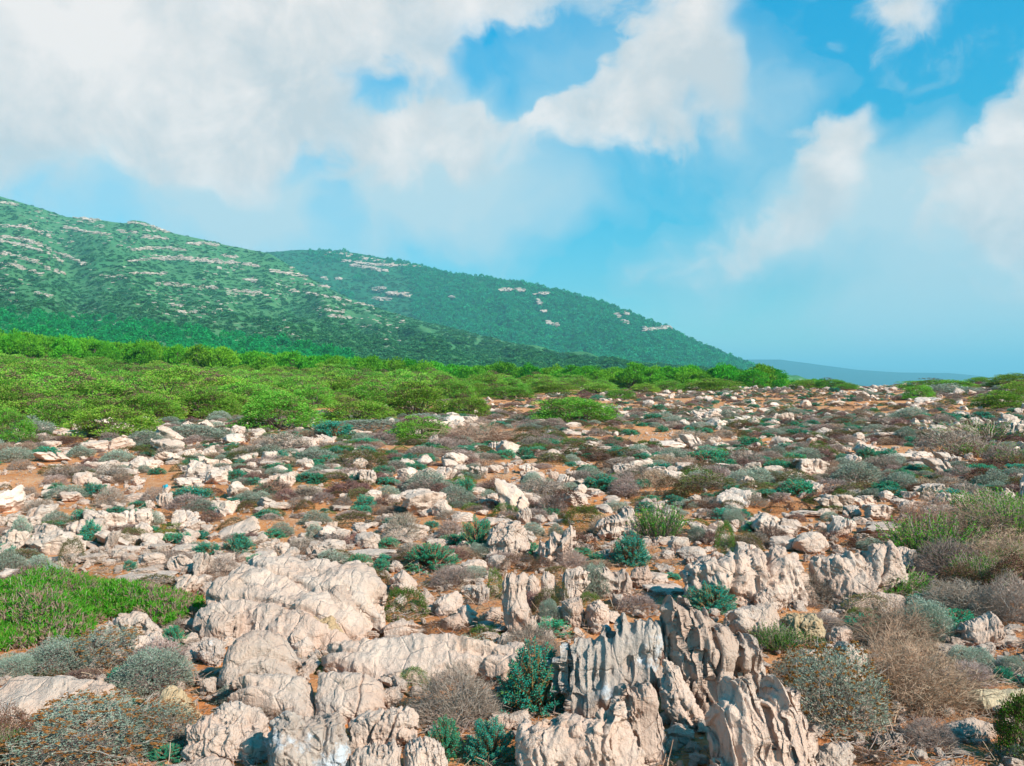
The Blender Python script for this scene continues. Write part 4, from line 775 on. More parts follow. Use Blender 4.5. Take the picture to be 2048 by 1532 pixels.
P('spurge', C7, 697, 715, 70, 45, 'little turquoise spurge on the red soil patch', 'spurge_s')
P('silver', C7, 470, 830, 120, 70, 'silver-grey cushion below the leafy shrub', 'silver')
P('redc', C7, 1140, 860, 200, 80, 'red and green cushion beyond the second grooved wall', 'redc')
P('redc', C7, 870, 690, 130, 60, 'reddish-brown cushion on the red soil patch', 'redc', 'the reddish soil-patch cushion')
P('redc', C7, 1470, 740, 150, 90, 'dark red cushion behind the pocked low slab', 'redc')
P('green', C7, 1130, 710, 190, 60, 'green and red cushion below the layered leaning rock', 'green')
P('cushion', C7, 955, 510, 85, 75, 'dark brown round cushion against the ridged dome rock', None, 'the dark round cushion')
P('cushion', C5, 110, 1035, 250, 100, 'brown-green cushion at the foot of the clefted rock at the edge')
P('cushion', C5, 420, 1020, 150, 150, 'tall dark cushion in front of the cracked white block', 'cushion', 'the tall dark cushion')
P('cushion', C5, 780, 920, 220, 110, 'olive cushion on the grey leaning rock', 'cushion', 'the olive cushion')
P('cushion', C5, 1370, 825, 180, 80, 'dark cushion beside the strip of red soil', 'cushion', 'the cushion by the red soil')
for row in """spurge 560 625 170 90|spurge 1390 535 160 80|spurge 1540 615 140 70|spurge 490 800 190 120|spurge 530 910 160 130|spurge 1400 960 190 110|spurge 1210 995 190 90|spurge 1500 1025 160 66|spurge 760 1055 90 56|spurge 1080 895 120 66|spurge 850 905 100 56|spurge 1650 435 120 86|spurge 1120 445 120 50|spurge 920 495 120 46|spurge 280 395 150 66|spurge 1970 395 100 66|spurge 330 600 120 60|
spurge 1000 890 150 60|spurge 1180 870 120 50|spurge 1640 560 90 50|spurge 1850 470 130 50|dry 230 720 200 90|dry 650 680 200 110|dry 1100 720 260 110|silver 390 640 240 80|silver 850 800 200 90|silver 330 800 160 90|dry 150 640 160 80|dry 900 650 140 80|silver 680 440 200 80|dry 320 560 150 70|dry 1590 450 220 70|dry 1800 640 220 80|dry 1000 380 200 60|silver 470 400 180 60|silver 80 420 230 80|dry 120 470 150 60|silver 1450 660 150 60|silver 1650 860 150 80|silver 1180 720 200 70|cushion 1450 715 120 70|cushion 1790 715 110 70|cushion 1590 745 170 56|cushion 90 800 110 60|
cushion 520 520 110 50|cushion 30 600 70 50|redc 600 660 130 60|redc 800 440 130 50|straw 160 370 130 60|straw 40 380 120 60|silver 1850 790 180 80|silver 120 900 140 130|silver 60 1080 180 120|silver 230 1070 160 90|redc 1550 480 120 56""".replace('\n', '').split('|'):
    t = row.split(); P(t[0], C5, *[float(v) for v in t[1:]], split=float(t[3]) > 120)
for row in """spurge 385 700 140 90|spurge 480 1070 130 70|spurge 560 860 110 50|spurge 520 930 140 60|spurge 700 1000 0 0|spurge 770 810 110 45|spurge 640 420 110 50|spurge 740 420 110 55|spurge 960 620 160 110|spurge 860 570 110 45|spurge 1320 620 110 45|spurge 1450 560 90 50|spurge 320 550 90 60|spurge 100 550 120 60|spurge 1200 405 150 70|spurge 1310 400 120 70|spurge 380 380 160 60|spurge 200 390 110 60|spurge 1840 400 130 60|spurge 1650 380 70 60|spurge 2000 570 120 60|
dry 590 890 220 150|dry 950 430 220 70|dry 880 880 160 110|dry 250 700 140 70|dry 1470 730 240 130|redc 1560 720 200 140|redc 1100 700 110 60|silver 900 680 260 120|silver 1360 580 150 90|silver 1100 650 110 60|silver 620 730 140 60|silver 1700 540 200 90|dry 1900 620 200 100|silver 1500 860 90 60|redc 1650 950 170 100|straw 1770 860 200 110|cushion 320 800 240 90|cushion 350 660 150 80|cushion 590 720 170 70|cushion 740 860 90 60|cushion 1230 780 90 50|cushion 1550 760 80 50|silver 90 880 170 80|straw 620 780 140 60|cushion 470 420 60 50|redc 1800 470 200 60|dry 1980 520 180 80""".replace('\n', '').split('|'):
    t = row.split()
    if float(t[3]) > 0: P(t[0], C6, *[float(v) for v in t[1:]], split=float(t[3]) > 120)
for row in """spurge 960 610 200 90|spurge 1290 440 120 60|spurge 90 420 110 50|spurge 640 610 130 60|spurge 1600 540 100 40|spurge 1900 520 110 50|spurge 430 300 60 30|dry 320 430 200 70|dry 560 540 200 80|redc 340 620 160 110|silver 480 560 160 70|silver 760 560 180 80|dry 1120 600 200 80|silver 1240 560 240 100|dry 1380 480 140 70|straw 1120 510 100 80|silver 1460 570 160 70|redc 1560 610 180 70|dry 1700 580 180 70|silver 1900 590 220 100|dry 1950 460 200 90|dry 1650 540 120 50|redc 660 440 130 60|redc 1380 350 110 40|silver 1480 340 100 60|dry 1200 360 80 50|silver 520 420 130 50|dry 820 440 140 50|silver 1000 440 160 60|dry 740 660 150 60|
silver 700 640 120 60|redc 960 680 110 50|dry 1780 640 220 100|cushion 820 520 80 40|cushion 1640 545 60 40|cushion 640 680 120 50|redc 450 610 100 60|dry 1080 300 140 40|silver 1330 300 120 40|dry 600 330 120 40|spurge 300 300 70 30|spurge 1180 440 80 40|redc 1850 500 180 70|dry 1760 520 160 60""".replace('\n', '').split('|'):
    t = row.split(); P(t[0], C7, *[float(v) for v in t[1:]], split=float(t[3]) > 120)

# juniper bushes one can tell apart at the edge of the plain
B0 = (0, 0, 1.0)
for cx, by, w, h, lab, land in ((230, 884, 175, 72, 'wide blue-green juniper at the front edge of the thicket', 'the wide blue-green juniper'), (560, 864, 160, 78, 'browning juniper with bare lower branches at the thicket edge', 'the browning juniper'),
        (720, 850, 150, 56, 'low spreading juniper with two humps beyond the grey heath strip', 'the two-humped juniper'), (835, 834, 150, 72, 'tall dome-shaped juniper at the thicket edge', 'the dome-shaped juniper'),
        (938, 838, 90, 46, 'small juniper with a brown hollow side', 'the hollow-sided juniper'), (1150, 846, 175, 62, 'lone wide juniper standing out on the stony plain', 'the lone wide juniper'),
        (840, 884, 120, 50, 'low green bush beside the straw-coloured bush', 'the low green bush'), (20, 892, 90, 76, 'orange-tinged juniper cut by the picture edge', 'the orange-tinged juniper'),
        (115, 862, 130, 70, 'dark-hollowed juniper next to the wide blue-green one', None), (1430, 787, 120, 30, 'flat-topped juniper with dark bare branches showing', 'the flat-topped juniper'),
        (1340, 784, 70, 24, 'low round juniper left of the flat-topped one', None), (1290, 786, 60, 20, 'small olive juniper left of the low round one', None), (1240, 800, 60, 24, 'small light-green bush on the stony plain edge', None),
        (1610, 778, 60, 20, 'brown-based juniper on the crest of the plain', None), (1665, 778, 65, 22, 'olive juniper on the crest of the plain', None), (1705, 772, 60, 28, 'dark green juniper against the blue hills', 'the dark green crest juniper'), (1695, 780, 50, 14, 'bright low bush below the dark green crest juniper', None),
        (1880, 780, 150, 24, 'long low juniper on the crest under the blue hills', 'the long crest juniper'), (1958, 770, 56, 15, 'small dark juniper alone on the skyline', None), (2025, 778, 100, 30, 'spreading juniper on the skyline at the picture edge', 'the skyline juniper'), (2035, 796, 80, 34, 'green juniper below the skyline juniper', None), (1840, 802, 60, 36, 'brown-stemmed bush beside pale stones near the crest', None), (2010, 822, 130, 40, 'olive grey bush by the picture edge near the crest', 'the olive crest bush'),
        (1015, 800, 110, 30, 'row-end juniper at the thicket edge', None), (1110, 790, 100, 24, 'brownish juniper at the far thicket edge', None), (1200, 788, 90, 22, 'olive juniper at the far thicket edge', None)):
    P('juniper', B0, cx, by, w, h, lab, None, land, hs=.95)
P('straw', B0, 960, 888, 165, 52, 'straw-coloured bushy mound on the plain', 'straw', 'the straw-coloured mound')
for cx, by, w, h, lab in ((740, 866, 260, 22, 'long strip of grey heath in front of the two-humped juniper'), (380, 880, 150, 30, 'grey-lilac heath patch beyond the pale stones'), (850, 848, 120, 20, 'grey heath patch beneath the dome-shaped juniper'), (60, 872, 100, 34, 'grey heath patch beside the dark-hollowed juniper'), (1900, 790, 120, 20, 'grey heath below the long crest juniper')):
    P('silver', B0, cx, by, w, h, lab)
P('sprig', B0, 1970, 885, 170, 50, 'olive-green bank shrub with yellow-green top', None, 'the olive bank shrub')
P('sprig', B0, 1960, 915, 110, 45, 'yellow-green shrub below the olive bank shrub', None)
P('dry', B0, 1910, 915, 140, 60, 'grey twig bank beside the yellow-green shrub', None)
P('sprig', B0, 2030, 930, 100, 40, 'dull green shrub at the edge below the olive bank shrub', None)
P('bare', B0, 421, 738, 62, 22, 'leafless grey bush at the foot of the pine wood', None, 'the leafless grey bush')

# bright green juniper mat with needle sprigs
MATP = [(-60, 1180), (60, 1172), (220, 1174), (300, 1184), (390, 1190), (416, 1205), (405, 1235), (330, 1262), (290, 1252), (200, 1242), (186, 1285), (60, 1300), (-60, 1318)]
HERO_POLYS.append(np.array(MATP, float))
def needle_mat():
    rng = np.random.default_rng(77); n = 5200
    w = np.array([G(min(max(x, -60), 420), y)[:2] for x, y in MATP]); lo, hi = w.min(0), w.max(0)
    q = rng.uniform(lo, hi, (n * 4, 2)); sd = poly_sdf(q[:, 0], q[:, 1], w); nz_ = vnoise(np.stack([q[:, 0] * 4, q[:, 1] * 4, q[:, 0] * 0], -1), 15); kp = (sd < 0) & (rng.random(len(q)) < sstep(-.02, .22, -sd + .10 * nz_) * (1 - .5 * (nz_ > .45))); q, sd = q[kp][:n], sd[kp][:n]; n = len(q)
    hgt = .05 + .10 * sstep(0, .35, -sd) * (1 + .8 * vnoise(np.stack([q[:, 0] * 3, q[:, 1] * 3, q[:, 0] * 0], -1), 5))
    base = np.stack([q[:, 0], q[:, 1], H(q[:, 0], q[:, 1])], -1); d = np.array([.35, -.1, 1]) + rng.normal(size=(n, 3)) * .35
    Pp = grow(rng, base, d, hgt * rng.uniform(.7, 1.15, n), 5, .12); st = MB().add(*tubes(Pp, np.linspace(.003, .0012, 5)))
    m = 18; idx = np.repeat(np.arange(n), m); t = rng.uniform(.3, 1, n * m); p, tg = along(Pp, idx, t)
    dry = (rng.random(n) < .10 + .30 * (vnoise(np.stack([q[:, 0] * 3.2, q[:, 1] * 3.2, q[:, 0] * 0], -1), 8) > .28))[idx]
    D = tg * .9 + rng.normal(size=(n * m, 3)) * .5; lf = MB(); L = rng.uniform(.02, .045, n * m)
    lf.add(*leaves(p[~dry], D[~dry], L[~dry], .0065, rng, .05)); dr = MB().add(*leaves(p[dry], D[dry], L[dry], .006, rng, .05))
    c = base.mean(0); r = link('juniper_mat', None, (0, 0, 0)); tag(r, 'bright green needle mat with pinkish dry tips covering the ground', 'ground juniper')
    link('stem', st.mesh('mat_stems', [M['twig']]), parent=r); link('foliage', lf.mesh('green_needles', [M['mat_green']]), parent=r); link('dry_tip', dr.mesh('dry_tips', [M['mat_dry']]), parent=r)
    LAND.append(('the green needle mat', 200, 1230))
needle_mat()
P('sprig', C4, 1560, 250, 200, 120, 'green sprigs between the crowning shrub and the brown twigs', 'sprig')
P('redc', C4, 1500, 560, 260, 120, 'rusty low shrub below the grey twig mass', 'redc')
P('sprig', C4, 1770, 200, 220, 140, 'fresh green shrub under the crowning green shrub', 'sprig')
HERO_POLYS.append(np.array([(292, 930), (358, 930), (368, 1015), (284, 1015)], float))      # keeps the view of the marked rock free
# ------------------------------------------------------------------ masses nobody could count: one object each, points carrying instances
def scatter(name, protos, pts, rot, scl, idx, label, cat):
    n = len(pts); me = bpy.data.meshes.new(name); me.vertices.add(n); me.vertices.foreach_set('co', np.asarray(pts, np.float32).ravel())
    for an, ty, dat in (('rot', 'FLOAT_VECTOR', rot), ('scl', 'FLOAT_VECTOR', scl)):
        me.attributes.new(an, ty, 'POINT').data.foreach_set('vector', np.asarray(dat, np.float32).ravel())
    me.attributes.new('idx', 'INT', 'POINT').data.foreach_set('value', np.asarray(idx, np.int32))
    c = bpy.data.collections.new(name + '_forms')
    for k, p in enumerate(protos): c.objects.link(bpy.data.objects.new(f'{name}_form_{k:02d}', p))
    g = bpy.data.node_groups.new(name + '_nodes', 'GeometryNodeTree')
    g.interface.new_socket('Geometry', in_out='INPUT', socket_type='NodeSocketGeometry'); g.interface.new_socket('Geometry', in_out='OUTPUT', socket_type='NodeSocketGeometry')
    i, o = g.nodes.new('NodeGroupInput'), g.nodes.new('NodeGroupOutput'); ci = g.nodes.new('GeometryNodeCollectionInfo'); ci.inputs[0].default_value = c
    ci.inputs[1].default_value = True; ci.inputs[2].default_value = True
    ip = g.nodes.new('GeometryNodeInstanceOnPoints'); ip.inputs['Pick Instance'].default_value = True
    def at(nm, ty):
        a = g.nodes.new('GeometryNodeInputNamedAttribute'); a.data_type = ty; a.inputs[0].default_value = nm; return a.outputs[0]
    L = g.links.new; L(i.outputs[0], ip.inputs['Points']); L(ci.outputs[0], ip.inputs['Instance']); L(at('idx', 'INT'), ip.inputs['Instance Index'])
    L(at('rot', 'FLOAT_VECTOR'), ip.inputs['Rotation']); L(at('scl', 'FLOAT_VECTOR'), ip.inputs['Scale']); L(ip.outputs[0], o.inputs[0])
    ob = link(name, me); ob.modifiers.new('scatter', 'NODES').node_group = g; tag(ob, label, cat, kind='stuff'); return ob
def zrot(rng, n, tilt=.12): return np.stack([rng.normal(0, tilt, n), rng.normal(0, tilt, n), rng.uniform(0, 2 * PI, n)], -1)
def jgrid(rng, sp, d0, d1, u0, u1):
    xs = np.arange(u0 * d1 * 1.02, u1 * d1 * 1.02, sp); ys = np.arange(d0 * .75, d1, sp); X, Y = np.meshgrid(xs, ys)
    q = np.stack([X.ravel(), Y.ravel()], -1) + rng.uniform(-.48, .48, (X.size, 2)) * sp; d = np.hypot(q[:, 0], q[:, 1]); u = q[:, 0] / np.maximum(q[:, 1], .1)
    return q[(d > d0) & (d < d1) & (u > u0) & (u < u1)]
def prow(q): z = H(q[:, 0], q[:, 1]); return CX + F * q[:, 0] / q[:, 1], HOR - F * (z - EYE) / q[:, 1], z
BX = [-600, 0, 120, 300, 480, 620, 760, 900, 1010, 1150, 1300, 1500, 1600, 1640]
BY = [885, 866, 845, 846, 836, 824, 815, 806, 793, 783, 776, 768, 764, 700]
# juniper thicket
rng = np.random.default_rng(5)
q = jgrid(rng, 1.6, 22, 116, -.72, .33); px, py, z = prow(q); ok = py < np.interp(px, BX, BY) - 3
q, z, px, py = q[ok], z[ok], px[ok], py[ok]; d = np.hypot(q[:, 0], q[:, 1]); o_ = np.argsort(d); q, z, px, py, d = q[o_], z[o_], px[o_], py[o_], d[o_]
JP = [one(p) for p in PL['juniper']]; nJ = 270; vis = (px > -60) & (px < 2100)
near = np.zeros(len(q), bool); near[np.nonzero(vis)[0][:nJ]] = True
W = np.clip(np.exp(rng.normal(.80, .27, len(q))), 1.3, 3.8); Hh = W * rng.uniform(.34, .52, len(q)); ix = rng.integers(0, len(JP), len(q)); rz = rng.normal(0, .5, len(q))
TH_G = 'junipers of the dense thicket'
for i in np.nonzero(near)[0]:
    o = link('juniper_bush', JP[ix[i]], (q[i, 0], q[i, 1], z[i] - .08), rz[i], (W[i], W[i] * .9, Hh[i])); o['category'] = 'bush'
    if d[i] < 45: o['group'] = TH_G; PEND.append((o, 'green thicket juniper', px[i], py[i] - 12))
    else: tag(o, 'green juniper deep inside the dense thicket before the pine wood', 'bush', 'junipers deep in the thicket')
m = ~near
scatter('juniper_thicket', JP, np.stack([q[m, 0], q[m, 1], z[m] - .08], -1), np.stack([rz[m] * 0, rz[m] * 0, rz[m]], -1), np.stack([W[m], W[m] * .9, Hh[m]], -1), ix[m], 'mass of green junipers far back in the thicket', 'thicket')
# pine wood
q = jgrid(rng, 3.1, 108, 330, -.75, .36); q = q[(q[:, 0] / q[:, 1] < .30 + .10 * (q[:, 1] > 140))]; px, py, z = prow(q); d = np.hypot(q[:, 0], q[:, 1]); o_ = np.argsort(d); q, z, px, d = q[o_], z[o_], px[o_], d[o_]
PPN = PL['pine']; PPO = [one(p) for p in PPN]; vis = (px > -40) & (px < 2080); near = np.zeros(len(q), bool); near[np.nonzero(vis)[0][:290]] = True
Hh = rng.uniform(2.5, 3.7, len(q)) + .8 * sstep(-.1, -.5, q[:, 0] / q[:, 1]); W = rng.uniform(2.9, 4.3, len(q)); ix = rng.integers(0, 6, len(q)); rz = rng.uniform(0, 6.3, len(q))
for i in np.nonzero(near)[0]:
    o = link('pine_tree', None, (q[i, 0], q[i, 1], z[i] - .15), rz[i], (W[i], W[i], Hh[i])); o.empty_display_size = .1
    for pn, me in PPN[ix[i]].items(): link(pn, me, parent=o)
    tag(o, 'green pine with a rounded crown in the wood between thicket and hill', 'tree', 'pines of the wood behind the thicket')
m = ~near
scatter('pine_wood', PPO, np.stack([q[m, 0], q[m, 1], z[m] - .15], -1), np.stack([rz[m] * 0, rz[m] * 0, rz[m]], -1), np.stack([W[m], W[m], Hh[m]], -1), ix[m], 'far rows of the pine wood running to the hill foot', 'wood')

# ------------------------------------------------------------------ loose stones and low scrub filling the plain
rng = np.random.default_rng(9); ALLT = np.array(TAKEN)
SOIL = [np.array(v, float) for v in ([(1700, 1470), (1840, 1425), (1995, 1400), (1990, 1540), (1640, 1540)], [(1480, 1000), (1640, 1005), (1640, 1040), (1480, 1030)], [(70, 1125), (280, 1125), (290, 1150), (80, 1150)], [(420, 1040), (720, 1035), (720, 1062), (420, 1066)], [(860, 1210), (1000, 1180), (1010, 1240), (860, 1245)], [(820, 1040), (980, 1035), (980, 1060), (820, 1060)])]
def free(q, px, py, pad=.6, hero_pad=0):
    ok = (py > np.interp(px, BX, BY) + 2) | (px > 1640)
    ok &= ~((px < 1640) & (py < np.interp(px, BX, BY) + 2))
    for pl in HERO_POLYS + (SOIL if pad > 0 else []):
        lo, hi = pl.min(0) - 6, pl.max(0) + 6; s = np.nonzero((px > lo[0]) & (px < hi[0]) & (py > lo[1]) & (py < hi[1]) & ok)[0]
        if len(s): ok[s[in_poly(px[s], py[s], pl)]] = False
    if pad > 0:
        for x, y, r in ALLT:
            ok &= (np.abs(q[:, 0] - x) > r * pad) | (np.abs(q[:, 1] - y) > r * pad)
    return ok
def sample(n, d0, d1, dens_pow=1.0, u0=-.68, u1=.68):
    dd = (d0 ** dens_pow + rng.random(n) * (d1 ** dens_pow - d0 ** dens_pow)) ** (1 / dens_pow); u = rng.uniform(u0, u1, n); y = dd / np.sqrt(1 + u * u); return np.stack([u * y, y], -1)
q = np.concatenate([sample(1700, 3.3, 10, 1.6), sample(8200, 10, 40, 1.5), sample(9500, 40, 135, 1.4)]); px, py, z = prow(q); ok = free(q, px, py, .5)
q, z = q[ok], z[ok]; d = np.hypot(q[:, 0], q[:, 1]); n = len(q)
clus = vnoise(np.stack([q[:, 0] * .5, q[:, 1] * .35, q[:, 0] * 0], -1), 31)
S = np.exp(rng.normal(np.log(.080), .70, n)) * (1 + .015 * d) * (1 + .5 * clus); S = np.where(d < 40, S * .85, S); S = np.where(clus < -.3, S * .45, S); S = np.clip(S, .03, .7); S = np.where(d < 9, np.minimum(S, .13), S)
SP = ROCK['B'] + ROCK['R'][:1] + ROCK['S'] + ROCK['F'] + ROCK['U'][:1]; ix = rng.integers(0, len(SP), n)
scatter('loose_stones', SP, np.stack([q[:, 0], q[:, 1], z - S * .12], -1), zrot(rng, n, .25), np.stack([S, S * rng.uniform(.6, 1, n), S * rng.uniform(.3, .75, n)], -1), ix, 'loose pale stones strewn over the red soil', 'stones')
q = np.concatenate([sample(5200, 3.2, 9, 1.6), sample(2500, 9, 16, 1.5)]); px, py, z = prow(q); ok = free(q, px, py, 0); q, z = q[ok], z[ok]; n = len(q); S = np.exp(rng.normal(np.log(.028), .5, n))
scatter('gravel', SP, np.stack([q[:, 0], q[:, 1], z - S * .1], -1), zrot(rng, n, .5), np.stack([S, S * .8, S * .6], -1), rng.integers(0, len(SP), n), 'small stone chips scattered on the bare soil', 'gravel')
# low scrub
kinds = ['dry', 'silver', 'spurge', 'cushion', 'red', 'redc', 'straw', 'green']; wts = np.array([.29, .12, .18, .12, .11, .07, .05, .06])
q = np.concatenate([sample(260, 5, 10, 1.6), sample(6800, 10, 40, 1.55), sample(10500, 40, 140, 1.5)]); px, py, z = prow(q); ok = free(q, px, py, .75); soil = vnoise(np.stack([q[:, 0] * .45, q[:, 1] * .3, q[:, 0] * 0 + 3], -1), 77) > .55
ok &= ~(soil & (np.hypot(q[:, 0], q[:, 1]) < 30)); q, z, px, py = q[ok], z[ok], px[ok], py[ok]; d = np.hypot(q[:, 0], q[:, 1]); n = len(q)
W = np.exp(rng.normal(np.log(.30), .42, n)) * (1 + .005 * d); W = np.clip(W, .12, 1.3); W = np.where(d < 12, np.clip(W, .1, .34), W); ap = W / d; kk = rng.choice(len(kinds), n, p=wts / wts.sum())
Hh = W * rng.uniform(.20, .40, n)
vis = (px > -20) & (px < 2068) & (py < 1560); order = np.argsort(-ap * vis); taken = {}
objs = np.zeros(n, bool); cap = {'dry_shrub': 130, 'silver_shrub': 110, 'spurge_plant': 110, 'cushion_shrub': 90}
for i in order:
    nm = NAMES[kinds[kk[i]]][0]
    if vis[i] and taken.get(nm, 0) < cap[nm]: taken[nm] = taken.get(nm, 0) + 1; objs[i] = True
for i in np.nonzero(objs)[0]:
    k = kinds[kk[i]]; o = thing(k, PL[k][rng.integers(len(PL[k]))], (q[i, 0], q[i, 1], z[i] - .01), rng.uniform(0, 6.3), (W[i], W[i] * .95, Hh[i]), False)
    PEND.append((o, f'{size_word(W[i] / d[i] * F)} {NAMES[k][2]}', px[i], py[i] - 6))
SN = {'dry_shrub': ('dry_scrub', ('dry', 'red', 'straw'), 'grey-brown dry scrub covering the far plain'), 'silver_shrub': ('silver_scrub', ('silver',), 'silvery scrub covering the far plain'),
      'spurge_plant': ('spurge_scrub', ('spurge',), 'blue-green spurges dotting the far plain'), 'cushion_shrub': ('cushion_scrub', ('cushion', 'redc', 'green'), 'dark cushion plants dotting the far plain')}
for nm, (sn, ks, lab) in SN.items():
    pr, cum = [], {}
    for k in ks:
        cum[k] = len(pr)
        for p in PL[k]:
            if id(p) not in ONE: ONE[id(p)] = one(p)
            pr.append(ONE[id(p)])
    s = np.array([i for i in np.nonzero(~objs)[0] if NAMES[kinds[kk[i]]][0] == nm]); ids = [cum[kinds[kk[i]]] + rng.integers(len(PL[kinds[kk[i]]])) for i in s]
    scatter(sn, pr, np.stack([q[s, 0], q[s, 1], z[s] - .01], -1), zrot(rng, len(s), 0), np.stack([W[s], W[s] * .95, Hh[s]], -1), ids, lab, 'scrub')
# dry litter on the soil near the camera
q = sample(2600, 3.2, 9, 1.6); px, py, z = prow(q); ok = free(q, px, py, 0); q, z = q[ok], z[ok]; n = len(q)
LT = []
for s in range(4):
    r2 = np.random.default_rng(900 + s); b = r2.uniform(-.5, .5, (14, 3)) * np.array([1, 1, .05]); dd = rdir(r2, 14, -.1) * np.array([1, 1, .25])
    LT.append(MB().add(*tubes(grow(r2, b, dd, r2.uniform(.3, .9, 14), 4, .2), .012)).mesh('litter', [M['straw' if s % 2 else 'twig']]))
scatter('dry_litter', LT, np.stack([q[:, 0], q[:, 1], z + .005], -1), zrot(rng, n, .1), np.repeat(rng.uniform(.06, .16, (n, 1)), 3, 1), rng.integers(0, 4, n), 'dead stalks littering the soil between the rocks', 'litter')

# ------------------------------------------------------------------ ground sheet
ang = np.concatenate([np.arange(-75, 75, .33), np.arange(75, 285, 3)]); ang = np.radians(ang)
dist = np.concatenate([np.geomspace(.4, 3, 16)[:-1], np.geomspace(3, 400, 420)[:-1], np.geomspace(400, 34000, 60)])
A, D = np.meshgrid(ang, dist); X, Y = D * np.sin(A), D * np.cos(A); Z = np.where(D < 3500, H(X, np.where(np.abs(A) < 1.35, Y, np.maximum(Y, .06))), -60)
Z = np.where(np.cos(A) < .2, np.where(D < 60, Z * 0, -.5), Z); Z = np.where(D > 3000, -60, Z)
fine = .022 * fbm(np.stack([X * 5, Y * 5, X * 0], -1), 12, 4) * sstep(60, 5, D); Z = Z + fine - .012
na, nd_ = len(ang), len(dist); i0 = np.arange(nd_ - 1)[:, None] * na + np.arange(na)[None]; i1 = np.arange(nd_ - 1)[:, None] * na + (np.arange(na)[None] + 1) % na
gq = np.stack([i0, i1, i1 + na, i0 + na], -1).reshape(-1, 4)[:, ::-1]
m, nt = new_mat('red_stony_soil'); tc = nd(nt, 'ShaderNodeTexCoord').outputs['Object']
c = mixc(nt, ramp(nt, noise(nt, tc, 1.1, 5), [(.35, 0), (.65, 1)]), (.62, .225, .065), (.60, .32, .17))
c = mixc(nt, ramp(nt, noise(nt, tc, 9, 6, .7), [(.45, 0), (.62, 1)]), c, (.50, .18, .065))
vo = nd(nt, 'ShaderNodeTexVoronoi'); vo.inputs['Scale'].default_value = 22; nt.links.new(tc, vo.inputs['Vector'])
peb = mth(nt, 'MULTIPLY', ramp(nt, vo.outputs['Distance'], [(.22, 1), (.32, 0)]), ramp(nt, noise(nt, tc, 2.3, 3), [(.42, 0), (.55, 1)]))
c = mixc(nt, peb, c, (.54, .43, .34))
bm = mth(nt, 'ADD', mth(nt, 'MULTIPLY', peb, .6), noise(nt, tc, 40, 6, .7)); finish(nt, c, .95, bm, .03, .8, .1)
g = link('ground', make_mesh('ground', np.stack([X, Y, Z], -1).reshape(-1, 3), gq, [m], smooth=True)); tag(g, 'red stony soil of the limestone plain', 'ground', kind='structure')

# ------------------------------------------------------------------ hills
class Hill:
    def __init__(s, sil, y0, y1, p, seed, amp, gul):
        s.px = np.array([a for a, _ in sil], float); s.py = np.array([b for _, b in sil], float); s.y0, s.y1, s.p, s.seed, s.amp, s.gul = y0, y1, p, seed, amp, gul
    def pos(s, u, t):
        px = CX + u * F; vr = (HOR - np.interp(px, s.px, s.py)) / F; y1 = np.interp(px, *s.y1) if hasattr(s.y1, '__len__') else s.y1
        y = s.y0 + (y1 - s.y0) * t; v0 = (-6 if s.y0 < 600 else -60) / s.y0 * np.ones_like(u) if s.y0 > 600 else (H(u * s.y0, np.full_like(u, s.y0)) - EYE - 3) / s.y0
        tt = np.clip(t, 0, 1); v = v0 + (vr - v0) * tt ** s.p
        w = 4 * tt * (1 - tt)
        if s.y0 < 600: v = v - .020 * w * np.exp(-((px - 105 - 75 * (1 - tt)) / 42) ** 2)      # the gully on the nearer hill
        v = v + s.amp * w * ridge(np.stack([u * s.gul + .6 * tt, tt * 1.6, u * 0], -1), s.seed, 3) + s.amp * .35 * (.15 + w) * fbm(np.stack([u * 40, tt * 14, u * 0], -1), s.seed + 5, 4)
        z = EYE + v * y - np.maximum(t - 1, 0) * y1 * .25
        return np.stack([u * y, y, z], -1), v
    def build(s, name, mat, u0, u1, nu, nt_, label):
        u = np.linspace(u0, u1, nu); t = np.concatenate([np.linspace(0, 1, nt_), [1.06, 1.3, 1.8]]); U, T = np.meshgrid(u, t); P_, _ = s.pos(U, T)
        i0 = np.arange(len(t) - 1)[:, None] * nu + np.arange(nu - 1)[None]; Q = np.stack([i0, i0 + 1, i0 + nu + 1, i0 + nu], -1).reshape(-1, 4)
        o = link(name, make_mesh(name, P_.reshape(-1, 3), Q, [mat], smooth=True)); return tag(o, label, 'hill', kind='structure')
    def at(s, px, py):
        """points of the slope seen at photo pixels"""
        ts = np.linspace(.02, .999, 160); out = []
        u = (np.asarray(px, float) - CX) / F; v = (HOR - np.asarray(py, float)) / F
        Pm, V = s.pos(np.repeat(u[:, None], 160, 1), np.repeat(ts[None], len(u), 0)); ok = V >= v[:, None]; k = np.argmax(ok, 1); good = ok.any(1)
        return Pm[np.arange(len(u)), k][good], good
SA = [(-1500, 330), (-500, 340), (0, 393), (60, 410), (130, 433), (200, 440), (252, 447), (262, 440), (290, 444), (330, 462), (420, 482), (500, 500), (540, 508), (620, 556), (700, 598), (800, 630), (900, 655), (1000, 680), (1100, 704), (1250, 722), (1400, 735), (1560, 752), (1800, 790)]
SB = [(100, 600), (300, 560), (430, 520), (530, 505), (600, 500), (690, 503), (760, 515), (830, 530), (900, 545), (980, 556), (1030, 562), (1085, 574), (1100, 577), (1200, 603), (1270, 630), (1340, 660), (1400, 690), (1480, 722), (1530, 743), (1600, 765), (1750, 800)]
SCN = [(1200, 700), (1400, 714), (1480, 719), (1560, 719), (1620, 727), (1680, 735), (1720, 740), (1800, 745), (1900, 746), (1960, 752), (2100, 770), (2500, 790)]
SD = [(1300, 735), (1600, 727), (1700, 732), (1800, 738), (1850, 739), (2048, 752), (2200, 762)]
HA = Hill(SA, 330, ((-1500, 500, 900, 1500), (1450, 1400, 1000, 620)), .85, 3, .020, 9.0)
